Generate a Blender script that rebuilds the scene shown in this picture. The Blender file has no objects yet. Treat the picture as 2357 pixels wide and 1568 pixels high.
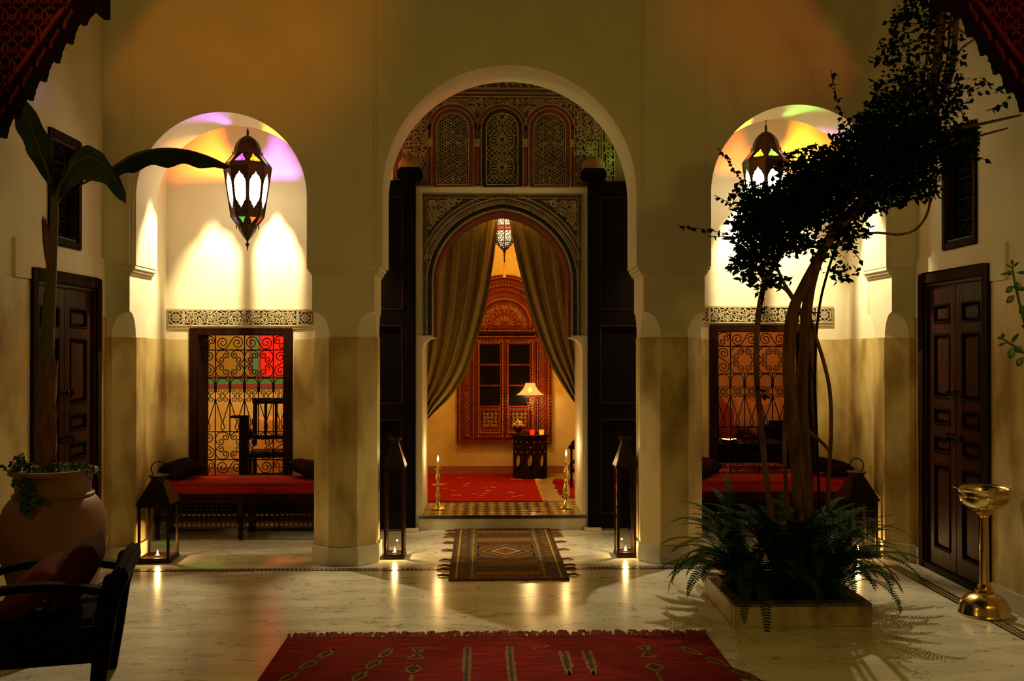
import bpy, bmesh, math, random
from mathutils import Vector, Matrix
random.seed(7)
PI = math.pi
sc = bpy.context.scene
C = sc.collection

# ------------------------------------------------------------------ camera, world, exposure, large lights
cam = bpy.data.cameras.new('camera'); camo = bpy.data.objects.new('camera', cam); C.objects.link(camo)
cam.sensor_fit = 'HORIZONTAL'; cam.sensor_width = 36.0; cam.lens = 36.0 * 2250 / 2357
cam.clip_start = 0.05; cam.clip_end = 60
camo.location = (0, 0, 1.6)
camo.rotation_euler = (math.radians(90.4), 0, math.radians(-1.48))
sc.camera = camo
sc.view_settings.view_transform = 'Standard'; sc.view_settings.look = 'None'
sc.view_settings.gamma = 1.0; sc.view_settings.use_curve_mapping = False
sc.view_settings.exposure = 0.0
sc.cycles.use_denoising = True
sc.cycles.sample_clamp_indirect = 4.0
sc.cycles.max_bounces = 8; sc.cycles.transparent_max_bounces = 16
sc.cycles.caustics_reflective = False; sc.cycles.caustics_refractive = False
w = bpy.data.worlds.new('night_sky'); sc.world = w; w.use_nodes = True
w.node_tree.nodes['Background'].inputs[0].default_value = (0.9, 0.62, 0.22, 1)
w.node_tree.nodes['Background'].inputs[1].default_value = 0.004

def light(name, kind, loc, energy, col, size=0.05, target=None, **kw):
    d = bpy.data.lights.new(name, kind); d.energy = energy; d.color = col
    if kind in ('POINT', 'SPOT'): d.shadow_soft_size = size
    for k, v in kw.items(): setattr(d, k, v)
    o = bpy.data.objects.new(name, d); C.objects.link(o); o.location = loc
    if target is not None:
        o.rotation_euler = (Vector(target) - Vector(loc)).to_track_quat('-Z', 'Y').to_euler()
    return o
# unseen fill lights added beside and behind the photographer, and the orange glass lamps
light('side_fill_light', 'POINT', (-2.3, 3.0, 2.5), 17, (1, .68, .10), .10)  # added fill for the courtyard walls, no lantern here
light('side_fill_light', 'POINT', (2.65, 3.0, 2.5), 23, (1, .68, .10), .10)
light('rear_fill_light', 'POINT', (.3, -1.0, 1.3), 8, (1, .60, .14), .08)  # added fill behind the camera, brightens the portal faces
light('orange_glass_lamp', 'SPOT', (-0.1, -0.6, 1.3), 430, (1, .26, .002), .05, (-1.85, 7.2, 4.2), spot_size=math.radians(19), spot_blend=.9)
light('orange_glass_lamp', 'SPOT', (0.5, -0.6, 1.3), 280, (1, .13, .001), .05, (2.3, 7.2, 4.4), spot_size=math.radians(17), spot_blend=.9)

# ------------------------------------------------------------------ materials
MATS = {}
def mat(name, col, rough=.6, metal=0.0, col2=None, scale=4.0, detail=5.0, lo=.35, hi=.65, bump=0.0, bscale=None,
        stretch=None, spec=.5, coat=0.0, sheen=0.0, trans=0.0):
    m = bpy.data.materials.new(name); m.use_nodes = True; MATS[name] = m
    nt = m.node_tree; b = nt.nodes['Principled BSDF']
    b.inputs['Base Color'].default_value = (*col, 1); b.inputs['Roughness'].default_value = rough
    b.inputs['Metallic'].default_value = metal; b.inputs['Specular IOR Level'].default_value = spec
    if coat: b.inputs['Coat Weight'].default_value = coat; b.inputs['Coat Roughness'].default_value = .15
    if sheen: b.inputs['Sheen Weight'].default_value = sheen
    if col2 or bump:
        tc = nt.nodes.new('ShaderNodeTexCoord'); mp = nt.nodes.new('ShaderNodeMapping')
        nt.links.new(tc.outputs['Object'], mp.inputs[0])
        if stretch: mp.inputs['Scale'].default_value = stretch
    if col2:
        n = nt.nodes.new('ShaderNodeTexNoise'); n.inputs['Scale'].default_value = scale; n.inputs['Detail'].default_value = detail
        nt.links.new(mp.outputs[0], n.inputs['Vector'])
        r = nt.nodes.new('ShaderNodeValToRGB'); r.color_ramp.elements[0].position = lo; r.color_ramp.elements[1].position = hi
        r.color_ramp.elements[0].color = (*col, 1); r.color_ramp.elements[1].color = (*col2, 1)
        nt.links.new(n.outputs['Fac'], r.inputs[0]); nt.links.new(r.outputs[0], b.inputs['Base Color'])
    if bump:
        n2 = nt.nodes.new('ShaderNodeTexNoise'); n2.inputs['Scale'].default_value = bscale or scale * 4; n2.inputs['Detail'].default_value = 6
        nt.links.new(mp.outputs[0], n2.inputs['Vector'])
        bp = nt.nodes.new('ShaderNodeBump'); bp.inputs['Strength'].default_value = bump; bp.inputs['Distance'].default_value = .02
        nt.links.new(n2.outputs['Fac'], bp.inputs['Height']); nt.links.new(bp.outputs[0], b.inputs['Normal'])
    return m
def emis(name, col, strength):
    m = bpy.data.materials.new(name); m.use_nodes = True; nt = m.node_tree; MATS[name] = m
    nt.nodes.remove(nt.nodes['Principled BSDF']); e = nt.nodes.new('ShaderNodeEmission')
    e.inputs[0].default_value = (*col, 1); e.inputs[1].default_value = strength
    nt.links.new(e.outputs[0], nt.nodes['Material Output'].inputs[0]); return m
def lampglass(name, tint, glow, strength):
    """stained glass of a burning lantern: lets its tint through and glows"""
    m = bpy.data.materials.new(name); m.use_nodes = True; nt = m.node_tree; MATS[name] = m
    nt.nodes.remove(nt.nodes['Principled BSDF'])
    t = nt.nodes.new('ShaderNodeBsdfTransparent'); t.inputs[0].default_value = (*tint, 1)
    e = nt.nodes.new('ShaderNodeEmission'); e.inputs[0].default_value = (*glow, 1); e.inputs[1].default_value = strength
    a = nt.nodes.new('ShaderNodeAddShader'); nt.links.new(t.outputs[0], a.inputs[0]); nt.links.new(e.outputs[0], a.inputs[1])
    nt.links.new(a.outputs[0], nt.nodes['Material Output'].inputs[0]); return m
def clearglass(name, tint=(.9, .9, .85), refl=.12):
    m = bpy.data.materials.new(name); m.use_nodes = True; nt = m.node_tree; MATS[name] = m
    nt.nodes.remove(nt.nodes['Principled BSDF'])
    t = nt.nodes.new('ShaderNodeBsdfTransparent'); t.inputs[0].default_value = (*tint, 1)
    g = nt.nodes.new('ShaderNodeBsdfGlossy'); g.inputs['Roughness'].default_value = .03
    f = nt.nodes.new('ShaderNodeLayerWeight'); f.inputs[0].default_value = refl
    x = nt.nodes.new('ShaderNodeMixShader'); nt.links.new(f.outputs['Fresnel'], x.inputs[0])
    nt.links.new(t.outputs[0], x.inputs[1]); nt.links.new(g.outputs[0], x.inputs[2])
    nt.links.new(x.outputs[0], nt.nodes['Material Output'].inputs[0]); return m

mat('plaster', (.82, .76, .60), .75, col2=(.76, .69, .52), scale=2.5, bump=.06, bscale=14)
mat('plaster_line', (.55, .50, .38), .8)
mat('tadelakt', (.64, .50, .22), .42, col2=(.32, .205, .06), scale=4.2, detail=12, lo=.42, hi=.66, bump=.06, bscale=9, stretch=(1, 1, .5))
mat('marble_trim', (.62, .58, .46), .28, col2=(.42, .38, .28), scale=4, detail=9, lo=.45, hi=.7)
mat('dark_wood', (.026, .008, .003), .75, col2=(.012, .004, .002), scale=6, stretch=(6, 6, .6), spec=.05)
mat('black_wood', (.0025, .0012, .001), .6, col2=(.0045, .0018, .0013), scale=6, stretch=(6, 6, .6), spec=.05)
mat('door_wood', (.055, .013, .005), .5, col2=(.020, .006, .003), scale=5, stretch=(9, 9, .7), spec=.10)
mat('carved_wood', (.20, .022, .007), .5, col2=(.11, .012, .005), scale=9, spec=.2)
mat('carved_gold', (.40, .18, .045), .6, col2=(.28, .10, .022), scale=20, spec=.2)
mat('iron', (.009, .006, .004), .7, spec=.08)
mat('bronze', (.050, .022, .009), .36, metal=.75, col2=(.024, .011, .005), scale=14)
mat('black_pane', (.004, .002, .002), .25, spec=.12)
mat('brass', (.80, .60, .27), .17, metal=1.0)
mat('silver', (.8, .74, .6), .15, metal=1.0)
mat('terracotta', (.21, .088, .032), .6, col2=(.15, .060, .022), scale=5, bump=.05, bscale=24)
mat('terracotta_tile', (.34, .10, .035), .4, col2=(.25, .07, .025), scale=5)
mat('red_cloth', (.28, .013, .004), .9, col2=(.22, .010, .004), scale=60, spec=.1)
mat('dark_red_cloth', (.055, .005, .004), .9, col2=(.035, .004, .003), scale=40, spec=.1)
mat('brick_cloth', (.10, .014, .007), .9, col2=(.075, .010, .005), scale=40, spec=.1)
mat('black_cloth', (.007, .0035, .003), .9, spec=.1)
mat('curtain_cloth', (.50, .37, .14), .85, col2=(.42, .30, .10), scale=12, spec=.15)
mat('curtain_hem', (.30, .07, .02), .8)
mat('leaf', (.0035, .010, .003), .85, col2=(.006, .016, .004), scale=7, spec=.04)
mat('fern_green', (.022, .060, .012), .85, col2=(.012, .034, .007), scale=9, spec=.04)
mat('trail_green', (.06, .14, .028), .7, col2=(.03, .075, .016), scale=20, spec=.15)
mat('banana_green', (.016, .032, .007), .55, col2=(.009, .018, .005), scale=6, spec=.2)
mat('banana_stem', (.065, .075, .022), .6, col2=(.10, .055, .02), scale=6, stretch=(3, 3, .5), spec=.2)
mat('dry_sheath', (.17, .08, .028), .85, col2=(.08, .033, .012), scale=9, stretch=(6, 6, .5), spec=.1)
mat('bark', (.20, .10, .042), .9, col2=(.085, .038, .016), scale=9, stretch=(4, 4, .5), bump=.5, bscale=26, spec=.1)
mat('soil', (.006, .004, .003), 1.0, spec=.0)
mat('wax', (.85, .72, .45), .5)
mat('gold_plaster', (.66, .48, .20), .65, col2=(.50, .33, .11), scale=3, bump=.05)
mat('ochre_plaster', (.55, .25, .07), .7, col2=(.45, .20, .055), scale=3)
mat('hood_clay', (.28, .15, .045), .7, col2=(.18, .09, .025), scale=9)
mat('stucco_dim', (.36, .27, .13), .8, col2=(.24, .17, .075), scale=9)  # darker copy of stucco: dimness of the doorway field put into the colour
mat('stucco', (.60, .50, .32), .75, col2=(.44, .34, .19), scale=9)
mat('dark_paint', (.018, .022, .020), .7)
mat('red_paint', (.16, .020, .010), .7, col2=(.10, .016, .008), scale=14)
mat('brown_paint', (.14, .055, .018), .7, col2=(.09, .035, .012), scale=12)
mat('green_paint', (.03, .09, .04), .6)
emis('flame', (1, .70, .26), 22)
emis('ember', (1, .58, .18), 10)

def marble_mat():
    m = bpy.data.materials.new('marble'); m.use_nodes = True; MATS['marble'] = m; nt = m.node_tree; b = nt.nodes['Principled BSDF']
    N = lambda t: nt.nodes.new(t); L = nt.links.new
    tc = N('ShaderNodeTexCoord'); mp = N('ShaderNodeMapping'); L(tc.outputs['Object'], mp.inputs[0])
    mp.inputs['Rotation'].default_value = (0, 0, .32); mp.inputs['Scale'].default_value = (.75, 2.3, 1)
    w1 = N('ShaderNodeTexNoise'); w1.inputs['Scale'].default_value = 2.2; w1.inputs['Detail'].default_value = 10; w1.inputs['Distortion'].default_value = .35
    L(mp.outputs[0], w1.inputs[0])
    def vein(src, c, wd):
        s = N('ShaderNodeMath'); s.operation = 'SUBTRACT'; s.inputs[1].default_value = c; L(src, s.inputs[0])
        a = N('ShaderNodeMath'); a.operation = 'ABSOLUTE'; L(s.outputs[0], a.inputs[0])
        r = N('ShaderNodeMapRange'); r.inputs['From Min'].default_value = 0; r.inputs['From Max'].default_value = wd
        r.inputs['To Min'].default_value = 1; r.inputs['To Max'].default_value = 0; L(a.outputs[0], r.inputs[0]); return r.outputs[0]
    w2 = N('ShaderNodeTexNoise'); w2.inputs['Scale'].default_value = 6; w2.inputs['Detail'].default_value = 9; w2.inputs['Distortion'].default_value = .4
    L(mp.outputs[0], w2.inputs[0])
    v1 = vein(w1.outputs['Fac'], .52, .007); v2 = vein(w2.outputs['Fac'], .47, .012)
    md = N('ShaderNodeTexNoise'); md.inputs['Scale'].default_value = 1.7; L(tc.outputs['Object'], md.inputs[0])
    mr = N('ShaderNodeMapRange'); mr.inputs['From Min'].default_value = .42; mr.inputs['From Max'].default_value = .62; L(md.outputs['Fac'], mr.inputs[0])
    mx = N('ShaderNodeMath'); mx.operation = 'MULTIPLY'; L(v2, mx.inputs[0]); L(mr.outputs[0], mx.inputs[1])
    ad = N('ShaderNodeMath'); ad.operation = 'MAXIMUM'; L(v1, ad.inputs[0]); L(mx.outputs[0], ad.inputs[1])
    base = N('ShaderNodeValToRGB'); base.color_ramp.elements[0].color = (.74, .71, .61, 1); base.color_ramp.elements[1].color = (.55, .52, .42, 1)
    base.color_ramp.elements[0].position = .4; base.color_ramp.elements[1].position = .7; L(w1.outputs['Fac'], base.inputs[0])
    mix = N('ShaderNodeMix'); mix.data_type = 'RGBA'; sc_ = N('ShaderNodeMath'); sc_.operation = 'MULTIPLY'; sc_.inputs[1].default_value = .85
    L(ad.outputs[0], sc_.inputs[0]); L(sc_.outputs[0], mix.inputs['Factor']); L(base.outputs[0], mix.inputs['A'])
    mix.inputs['B'].default_value = (.13, .11, .07, 1); L(mix.outputs['Result'], b.inputs['Base Color'])
    b.inputs['Roughness'].default_value = .19; b.inputs['Specular IOR Level'].default_value = .4
    nb = N('ShaderNodeTexNoise'); nb.inputs['Scale'].default_value = 5; nb.inputs['Detail'].default_value = 3; L(tc.outputs['Object'], nb.inputs[0])
    bp = N('ShaderNodeBump'); bp.inputs['Strength'].default_value = .035; bp.inputs['Distance'].default_value = .03
    L(nb.outputs['Fac'], bp.inputs['Height']); L(bp.outputs[0], b.inputs['Normal'])
marble_mat()

# ------------------------------------------------------------------ mesh helpers
class MB:
    def __init__(s): s.v = []; s.f = []; s.mi = []; s.m = 0; s.mats = []
    def use(s, m):
        if m not in s.mats: s.mats.append(m)
        s.m = s.mats.index(m); return s
    def add(s, vs, fs):
        n = len(s.v); s.v += [tuple(p) for p in vs]; s.f += [[i + n for i in f] for f in fs]; s.mi += [s.m] * len(fs); return s
    def box(s, x0, x1, y0, y1, z0, z1):
        if x0 > x1: x0, x1 = x1, x0
        if y0 > y1: y0, y1 = y1, y0
        if z0 > z1: z0, z1 = z1, z0
        return s.add([(x0,y0,z0),(x1,y0,z0),(x1,y1,z0),(x0,y1,z0),(x0,y0,z1),(x1,y0,z1),(x1,y1,z1),(x0,y1,z1)],
              [(0,3,2,1),(4,5,6,7),(0,1,5,4),(1,2,6,5),(2,3,7,6),(3,0,4,7)])
    def prism(s, poly, a0, a1, axis='y'):
        area = sum(poly[i][0]*poly[(i+1)%len(poly)][1]-poly[(i+1)%len(poly)][0]*poly[i][1] for i in range(len(poly)))
        if area < 0: poly = poly[::-1]
        n = len(poly)
        if axis == 'y': P = lambda p, a: (p[0], a, p[1])
        elif axis == 'x': P = lambda p, a: (a, p[0], p[1])
        else: P = lambda p, a: (p[0], p[1], a)
        if a0 > a1: a0, a1 = a1, a0
        vs = [P(p, a0) for p in poly] + [P(p, a1) for p in poly]
        fs = [list(range(n)), list(range(2*n-1, n-1, -1))] + [[i, i+n, (i+1)%n+n, (i+1)%n] for i in range(n)]
        if axis != 'y': fs = [f[::-1] for f in fs]
        return s.add(vs, fs)
    def tube(s, pts, r, n=6, closed=False, cap=True):
        pts = [Vector(p) for p in pts]; m = len(pts)
        rs = r if isinstance(r, (list, tuple)) else [r] * m
        rings = []; prev = None
        for i in range(m):
            if closed: t = pts[(i+1) % m] - pts[i-1]
            else: t = pts[min(i+1, m-1)] - pts[max(i-1, 0)]
            t = t.normalized() if t.length > 1e-9 else Vector((0, 0, 1))
            if prev is None:
                a = Vector((0, 1, 0)) if abs(t.y) < .9 else Vector((1, 0, 0))
                u = (a - t * a.dot(t)).normalized()
            else:
                u = prev - t * prev.dot(t); u = u.normalized() if u.length > 1e-6 else prev
            prev = u; v = t.cross(u)
            rings.append([pts[i] + (u * math.cos(2*PI*k/n) + v * math.sin(2*PI*k/n)) * rs[i] for k in range(n)])
        vs = [p for rg in rings for p in rg]; fs = []
        for i in range(m if closed else m - 1):
            j = (i + 1) % m
            for k in range(n): fs.append((i*n+k, i*n+(k+1)%n, j*n+(k+1)%n, j*n+k))
        if cap and not closed:
            fs.append(tuple(range(n-1, -1, -1))); fs.append(tuple((m-1)*n + k for k in range(n)))
        return s.add(vs, fs)
    def lathe(s, prof, n=24, c=(0, 0, 0), rot=0.0, cap=True, sx=1.0, sy=1.0):
        vs = []; fs = []
        for (r, z) in prof:
            for k in range(n):
                a = rot + 2*PI*k/n; vs.append((c[0]+sx*r*math.cos(a), c[1]+sy*r*math.sin(a), c[2]+z))
        for i in range(len(prof)-1):
            for k in range(n): fs.append((i*n+k, i*n+(k+1)%n, (i+1)*n+(k+1)%n, (i+1)*n+k))
        if cap:
            if prof[0][0] > 1e-4: fs.append(tuple(range(n-1, -1, -1)))
            if prof[-1][0] > 1e-4: fs.append(tuple((len(prof)-1)*n+k for k in range(n)))
        return s.add(vs, fs)
    def ribbon(s, pts, w, y0, y1, closed=False, ws=None):
        """flat strip of width w along a 2D path in the XZ plane, from y0 (front) to y1 (back)"""
        m = len(pts); L = []; R = []
        for i in range(m):
            if closed: a, b = pts[i-1], pts[(i+1) % m]
            else: a, b = pts[max(i-1, 0)], pts[min(i+1, m-1)]
            dx, dz = b[0]-a[0], b[1]-a[1]; l = math.hypot(dx, dz) or 1
            hw = (ws[i] if ws else w) / 2
            L.append((pts[i][0]-dz/l*hw, pts[i][1]+dx/l*hw)); R.append((pts[i][0]+dz/l*hw, pts[i][1]-dx/l*hw))
        vs = []
        for a, b in zip(L, R): vs += [(a[0], y0, a[1]), (b[0], y0, b[1]), (a[0], y1, a[1]), (b[0], y1, b[1])]
        fs = []
        for i in range(m if closed else m-1):
            p, q = i*4, ((i+1) % m)*4
            fs += [(p, p+1, q+1, q), (p, q, q+2, p+2), (p+1, p+3, q+3, q+1)]
        if not closed: fs += [(0, 2, 3, 1), (4*m-4, 4*m-3, 4*m-1, 4*m-2)]
        return s.add(vs, fs)
    def blob(s, c, r, n=8, m=6):
        rx, ry, rz = r if isinstance(r, (tuple, list)) else (r, r, r)
        return s.lathe([(max(1e-5, math.sin(PI*i/m)), -math.cos(PI*i/m)) for i in range(m+1)], n, cap=False) if False else s._blob(c, rx, ry, rz, n, m)
    def _blob(s, c, rx, ry, rz, n, m):
        vs = [(c[0], c[1], c[2]-rz)]
        for i in range(1, m):
            for k in range(n):
                a = 2*PI*k/n; q = math.sin(PI*i/m)
                vs.append((c[0]+rx*q*math.cos(a), c[1]+ry*q*math.sin(a), c[2]-rz*math.cos(PI*i/m)))
        vs.append((c[0], c[1], c[2]+rz)); fs = []
        for k in range(n): fs.append((0, 1+(k+1) % n, 1+k))
        for i in range(m-2):
            for k in range(n): a = 1+i*n; fs.append((a+k, a+(k+1) % n, a+n+(k+1) % n, a+n+k))
        a = 1+(m-2)*n
        for k in range(n): fs.append((a+k, a+(k+1) % n, len(vs)-1))
        return s.add(vs, fs)
    def xf(s, M, start=0):
        s.v = s.v[:start] + [tuple(M @ Vector(p)) for p in s.v[start:]]; return s
    def mesh(s, name, material=None, smooth=None, bevel=0.0, fix=False):
        me = bpy.data.meshes.new(name); me.from_pydata(s.v, [], s.f); me.validate()
        ms = s.mats if s.mats else [material]
        for m in ms: me.materials.append(MATS[m])
        if s.mats and len(me.polygons) == len(s.mi): me.polygons.foreach_set('material_index', s.mi)
        if bevel or fix:
            bm = bmesh.new(); bm.from_mesh(me)
            bmesh.ops.remove_doubles(bm, verts=bm.verts, dist=1e-5)
            bmesh.ops.recalc_face_normals(bm, faces=bm.faces)
            if bevel:
                es = [e for e in bm.edges if len(e.link_faces) == 2 and e.calc_face_angle(0) > .6]
                bmesh.ops.bevel(bm, geom=es, offset=bevel, segments=2, affect='EDGES', clamp_overlap=True)
            bm.to_mesh(me); bm.free()
        if smooth:
            me.polygons.foreach_set('use_smooth', [True]*len(me.polygons)); me.set_sharp_from_angle(angle=math.radians(smooth))
        me.update(); return me
    def build(s, name, material=None, parent=None, smooth=None, bevel=0.0, fix=False, loc=None, rotz=0):
        return obj(name, s.mesh(name, material, smooth, bevel, fix), parent, loc, rotz)
def obj(name, me, parent=None, loc=None, rotz=0):
    o = bpy.data.objects.new(name, me); C.objects.link(o)
    if parent is not None: o.parent = parent
    if loc is not None: o.location = loc
    if rotz: o.rotation_euler = (0, 0, rotz)
    return o
def tag(o, label=None, cat=None, group=None, kind=None):
    for k, v in (('label', label), ('category', cat), ('group', group), ('kind', kind)):
        if v: o[k] = v
    return o
def thing(name, label, cat, loc=(0, 0, 0), rotz=0, group=None):
    o = bpy.data.objects.new(name, None); C.objects.link(o); o.location = loc; o.rotation_euler = (0, 0, rotz)
    return tag(o, label, cat, group)
def struct(o, label=None): return tag(o, label, kind='structure')
def setroot(name, label, loc=(0, 0, 0)):
    o = bpy.data.objects.new(name, None); C.objects.link(o); o.location = loc; return tag(o, label, kind='structure')
def dup(root, loc, rotz=0, label=None, group=None):
    r = root.copy(); C.objects.link(r); r.location = loc; r.rotation_euler = (0, 0, rotz)
    if label: r['label'] = label
    if group: r['group'] = group
    for ch in list(root.children):
        c = ch.copy(); C.objects.link(c); c.parent = r
        for g in list(ch.children):
            d = g.copy(); C.objects.link(d); d.parent = c
    return r
def arc(cx, cz, r, a0, a1, n): return [(cx + r*math.cos(a0+(a1-a0)*i/n), cz + r*math.sin(a0+(a1-a0)*i/n)) for i in range(n+1)]
def spiral(cx, cz, r0, r1, a0, a1, n=20):
    return [(cx + (r0+(r1-r0)*i/n)*math.cos(a0+(a1-a0)*i/n), cz + (r0+(r1-r0)*i/n)*math.sin(a0+(a1-a0)*i/n)) for i in range(n+1)]
def smoothpath(pts, k=6):
    """Catmull-Rom through points"""
    P = [Vector(p) for p in pts]; out = []
    for i in range(len(P)-1):
        a, b, c, d = P[max(i-1, 0)], P[i], P[i+1], P[min(i+2, len(P)-1)]
        for j in range(k):
            t = j/k
            out.append(.5*((2*b)+(c-a)*t+(2*a-5*b+4*c-d)*t*t+(3*b-a-3*c+d)*t**3))
    return out + [P[-1]]
def lerps(vals, n):
    out = []
    for i in range(n):
        t = i/(n-1)*(len(vals)-1); k = min(int(t), len(vals)-2); out.append(vals[k]+(vals[k+1]-vals[k])*(t-k))
    return out

# ------------------------------------------------------------------ the setting
YF, YB, XL, XR, TH = 7.2, 8.6, -2.79, 3.2, .46      # arcade front, gallery back wall, side walls, arcade thickness
TOP = 6.2
fl = struct(MB().box(-5.2, 5.6, -3.2, YB+.02, -.12, 0).build('floor', 'marble'), 'polished veined pale marble courtyard floor')

def border_mat():
    m = bpy.data.materials.new('zellige_border'); m.use_nodes = True; MATS['zellige_border'] = m; nt = m.node_tree; b = nt.nodes['Principled BSDF']
    tc = nt.nodes.new('ShaderNodeTexCoord'); mp = nt.nodes.new('ShaderNodeMapping'); nt.links.new(tc.outputs['Object'], mp.inputs[0])
    mp.inputs['Rotation'].default_value = (0, 0, PI/4)
    ch = nt.nodes.new('ShaderNodeTexChecker'); ch.inputs['Scale'].default_value = 46
    ch.inputs[1].default_value = (.42, .34, .2, 1); ch.inputs[2].default_value = (.03, .02, .012, 1)
    nt.links.new(mp.outputs[0], ch.inputs[0]); nt.links.new(ch.outputs[0], b.inputs['Base Color']); b.inputs['Roughness'].default_value = .2
border_mat()
mat('black_tile', (.012, .010, .009), .18)
b1 = MB()
def strip(x0, x1, y0, y1):
    b1.use('black_tile').box(x0, x1, y0, y1, -.005, .0015)
strip(-2.55, 3.02, 7.035, 7.115); b1.use('zellige_border').box(-2.55, 3.02, 7.047, 7.103, 0, .0030)
strip(2.93, 3.02, -3, 7.034); b1.use('zellige_border').box(2.944, 3.006, -3, 7.034, 0, .0030)
strip(-2.62, -2.53, -3, 7.034); b1.use('zellige_border').box(-2.606, -2.544, -3, 7.034, 0, .0030)
tag(b1.build('border', None, fl), 'thin black and cream mosaic border band', kind='stuff')

AX = .17
ARCH = [(-1.94, .62, 2.704), (AX, .937, 2.747), (2.318, .655, 2.75)]     # centre x, radius, springing height
ZI, ZD = 2.2, 1.675
PILX = [-1.053, 1.387]; HB = .228
wa = setroot('wall_arcade', 'plastered courtyard arcade of three tall round arches on octagonal pillars')
out = [(XL, ZI)]
for (cx, r, zs) in ARCH:
    out += [(cx-r, ZI)] + arc(cx, zs, r, PI, 0, 44) + [(cx+r, ZI)]
out += [(XR, ZI), (XR, TOP), (XL, TOP)]
o = MB().prism(out, YF, YF+TH).build('arch_wall', 'plaster', wa, smooth=25)
# flat pilaster strips with stepped edges running up between the arches
for x0, x1 in ((XL, -2.60), (-1.275, -.835), (1.165, 1.61), (3.02, XR)):
    MB().box(x0-.022, x1+.022, YF-.010, YF, ZI+.0, TOP).box(x0, x1, YF-.022, YF-.010, ZI+.0, TOP).build('pilaster_strip', 'plaster', wa)

def pillar(name, x0, x1, y0, y1, corners, base=True, par=wa):
    """square block on top, corners cut to an octagon below; corners = which of (FL, FR, BR, BL) are cut"""
    CM = .13
    def ring(c):
        cs = [c if k else 0.0004 for k in corners]
        return [(x0+cs[0], y0), (x1-cs[1], y0), (x1, y0+cs[1]), (x1, y1-cs[2]), (x1-cs[2], y1), (x0+cs[3], y1), (x0, y1-cs[3]), (x0, y0+cs[0])]
    ZT = 1.865
    lv = [(ZI+.02, 0.0004), (ZT, .0004)] + [(ZT-(ZT-ZD)*i/12, CM*math.sqrt(max(1e-6, 1-(1-i/12)**2))) for i in range(1, 13)]
    def loft(lv, grow=0.0):
        vs = []; fs = []
        for z, c in lv:
            vs += [(x, y, z) for x, y in ring(c)]
        for i in range(len(lv)-1):
            for k in range(8): fs.append((i*8+k, i*8+(k+1) % 8, (i+1)*8+(k+1) % 8, (i+1)*8+k))
        fs.append(tuple(range(8))); fs.append(tuple((len(lv)-1)*8+k for k in range(8)))
        return MB().add(vs, fs)
    P = obj(name, loft(lv).mesh('pillar', 'plaster', 20, fix=True), par)
    g = .006
    X0, X1, Y0, Y1 = x0, x1, y0, y1
    def grown(e, z0, z1, mname, nm):
        vs = []
        cs = [CM if k else 0.0004 for k in corners]
        gx0 = X0-e if (corners[0] or corners[3]) else X0; gx1 = X1+e if (corners[1] or corners[2]) else X1
        gy0 = Y0-e; gy1 = Y1+e if (corners[2] or corners[3]) else Y1
        t = e*.45
        cc = [c+t if k else c for c, k in zip(cs, corners)]
        rg = [(gx0+cc[0], gy0), (gx1-cc[1], gy0), (gx1, gy0+cc[1]), (gx1, gy1-cc[2]), (gx1-cc[2], gy1), (gx0+cc[3], gy1), (gx0, gy1-cc[3]), (gx0, gy0+cc[0])]
        fs = [(k, (k+1) % 8, (k+1) % 8+8, k+8) for k in range(8)] + [tuple(range(8)), tuple(range(8, 16))]
        MB().add([(x, y, z0) for x, y in rg]+[(x, y, z1) for x, y in rg], fs).build(nm, mname, P, fix=True, bevel=.004)
    grown(g, .10, ZD, 'tadelakt', 'shaft')
    if base: grown(.022, 0, .135, 'marble_trim', 'plinth')
    return P
for px in PILX: pillar('pillar', px-HB, px+HB, YF, YF+TH, (1, 1, 1, 1))
pillar('respond', XL, -2.605, YF, YF+TH, (0, 1, 1, 0))
pillar('respond', 3.015, XR, YF, YF+TH, (1, 0, 0, 1))
# moulded imposts under the arch feet
def impost(x0, x1, dl, dr, par):
    m = MB()
    for (e, z0, z1) in ((.040, ZI-.030, ZI+.001), (.026, ZI-.052, ZI-.030), (.012, ZI-.072, ZI-.052)):
        m.box(x0-(e if dl else 0), x1+(e if dr else 0), YF-.004, YF+TH+.004, z0, z1)
    m.build('impost', 'plaster', par, bevel=.006)
for px in PILX: impost(px-HB, px+HB, 1, 1, wa)
impost(XL, -2.605, 0, 1, wa); impost(3.015, XR, 1, 0, wa)

# side walls: plaster above, polished dado below, skirting; with door and window openings
def side_wall(name, xs, s, y0, y1, doory, doorz, winy, winz, bandy, label):
    W = setroot(name, label)
    xo = xs + s*.35
    a, b = doory; zt = doorz; c, d = winy; e, f2 = winz
    m = MB()
    def bx(ya, yb, za, zb): m.box(xs, xo, ya, yb, za, zb)
    bx(y0, a, 0, TOP); bx(b, y1, 0, TOP); bx(a, b, zt, e); bx(a, c, e, f2); bx(d, b, e, f2); bx(a, b, f2, TOP)
    m.build('wall_body', 'plaster', W)
    xd = xs - s*.010
    MB().box(xs, xd, y0, a, .11, 2.012).build('dado', 'tadelakt', W, bevel=.004)
    MB().box(xs, xd, b, YF, .11, 1.80).build('dado', 'tadelakt', W)
    MB().box(xs, xd, YF+TH, YB, .11, ZD).build('dado', 'tadelakt', W, bevel=.004)
    xb = xs - s*.016
    m = MB(); m.box(xs, xb, bandy, a, 2.018, 2.25).box(xs, xb, a, b, zt, 2.25).box(xs, xb, b, YF, 1.82, 2.25)
    m.build('plaster_band', 'plaster', W)
    xk = xs - s*.022
    MB().box(xs, xk, y0, a, 0, .12).build('skirting', 'marble_trim', W, bevel=.004)
    MB().box(xs, xk, b, YF-.02, 0, .12).build('skirting', 'marble_trim', W, bevel=.004)
    MB().box(xs, xk, YF+TH+.03, YB, 0, .12).build('skirting', 'marble_trim', W, bevel=.004)
    return W
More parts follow.
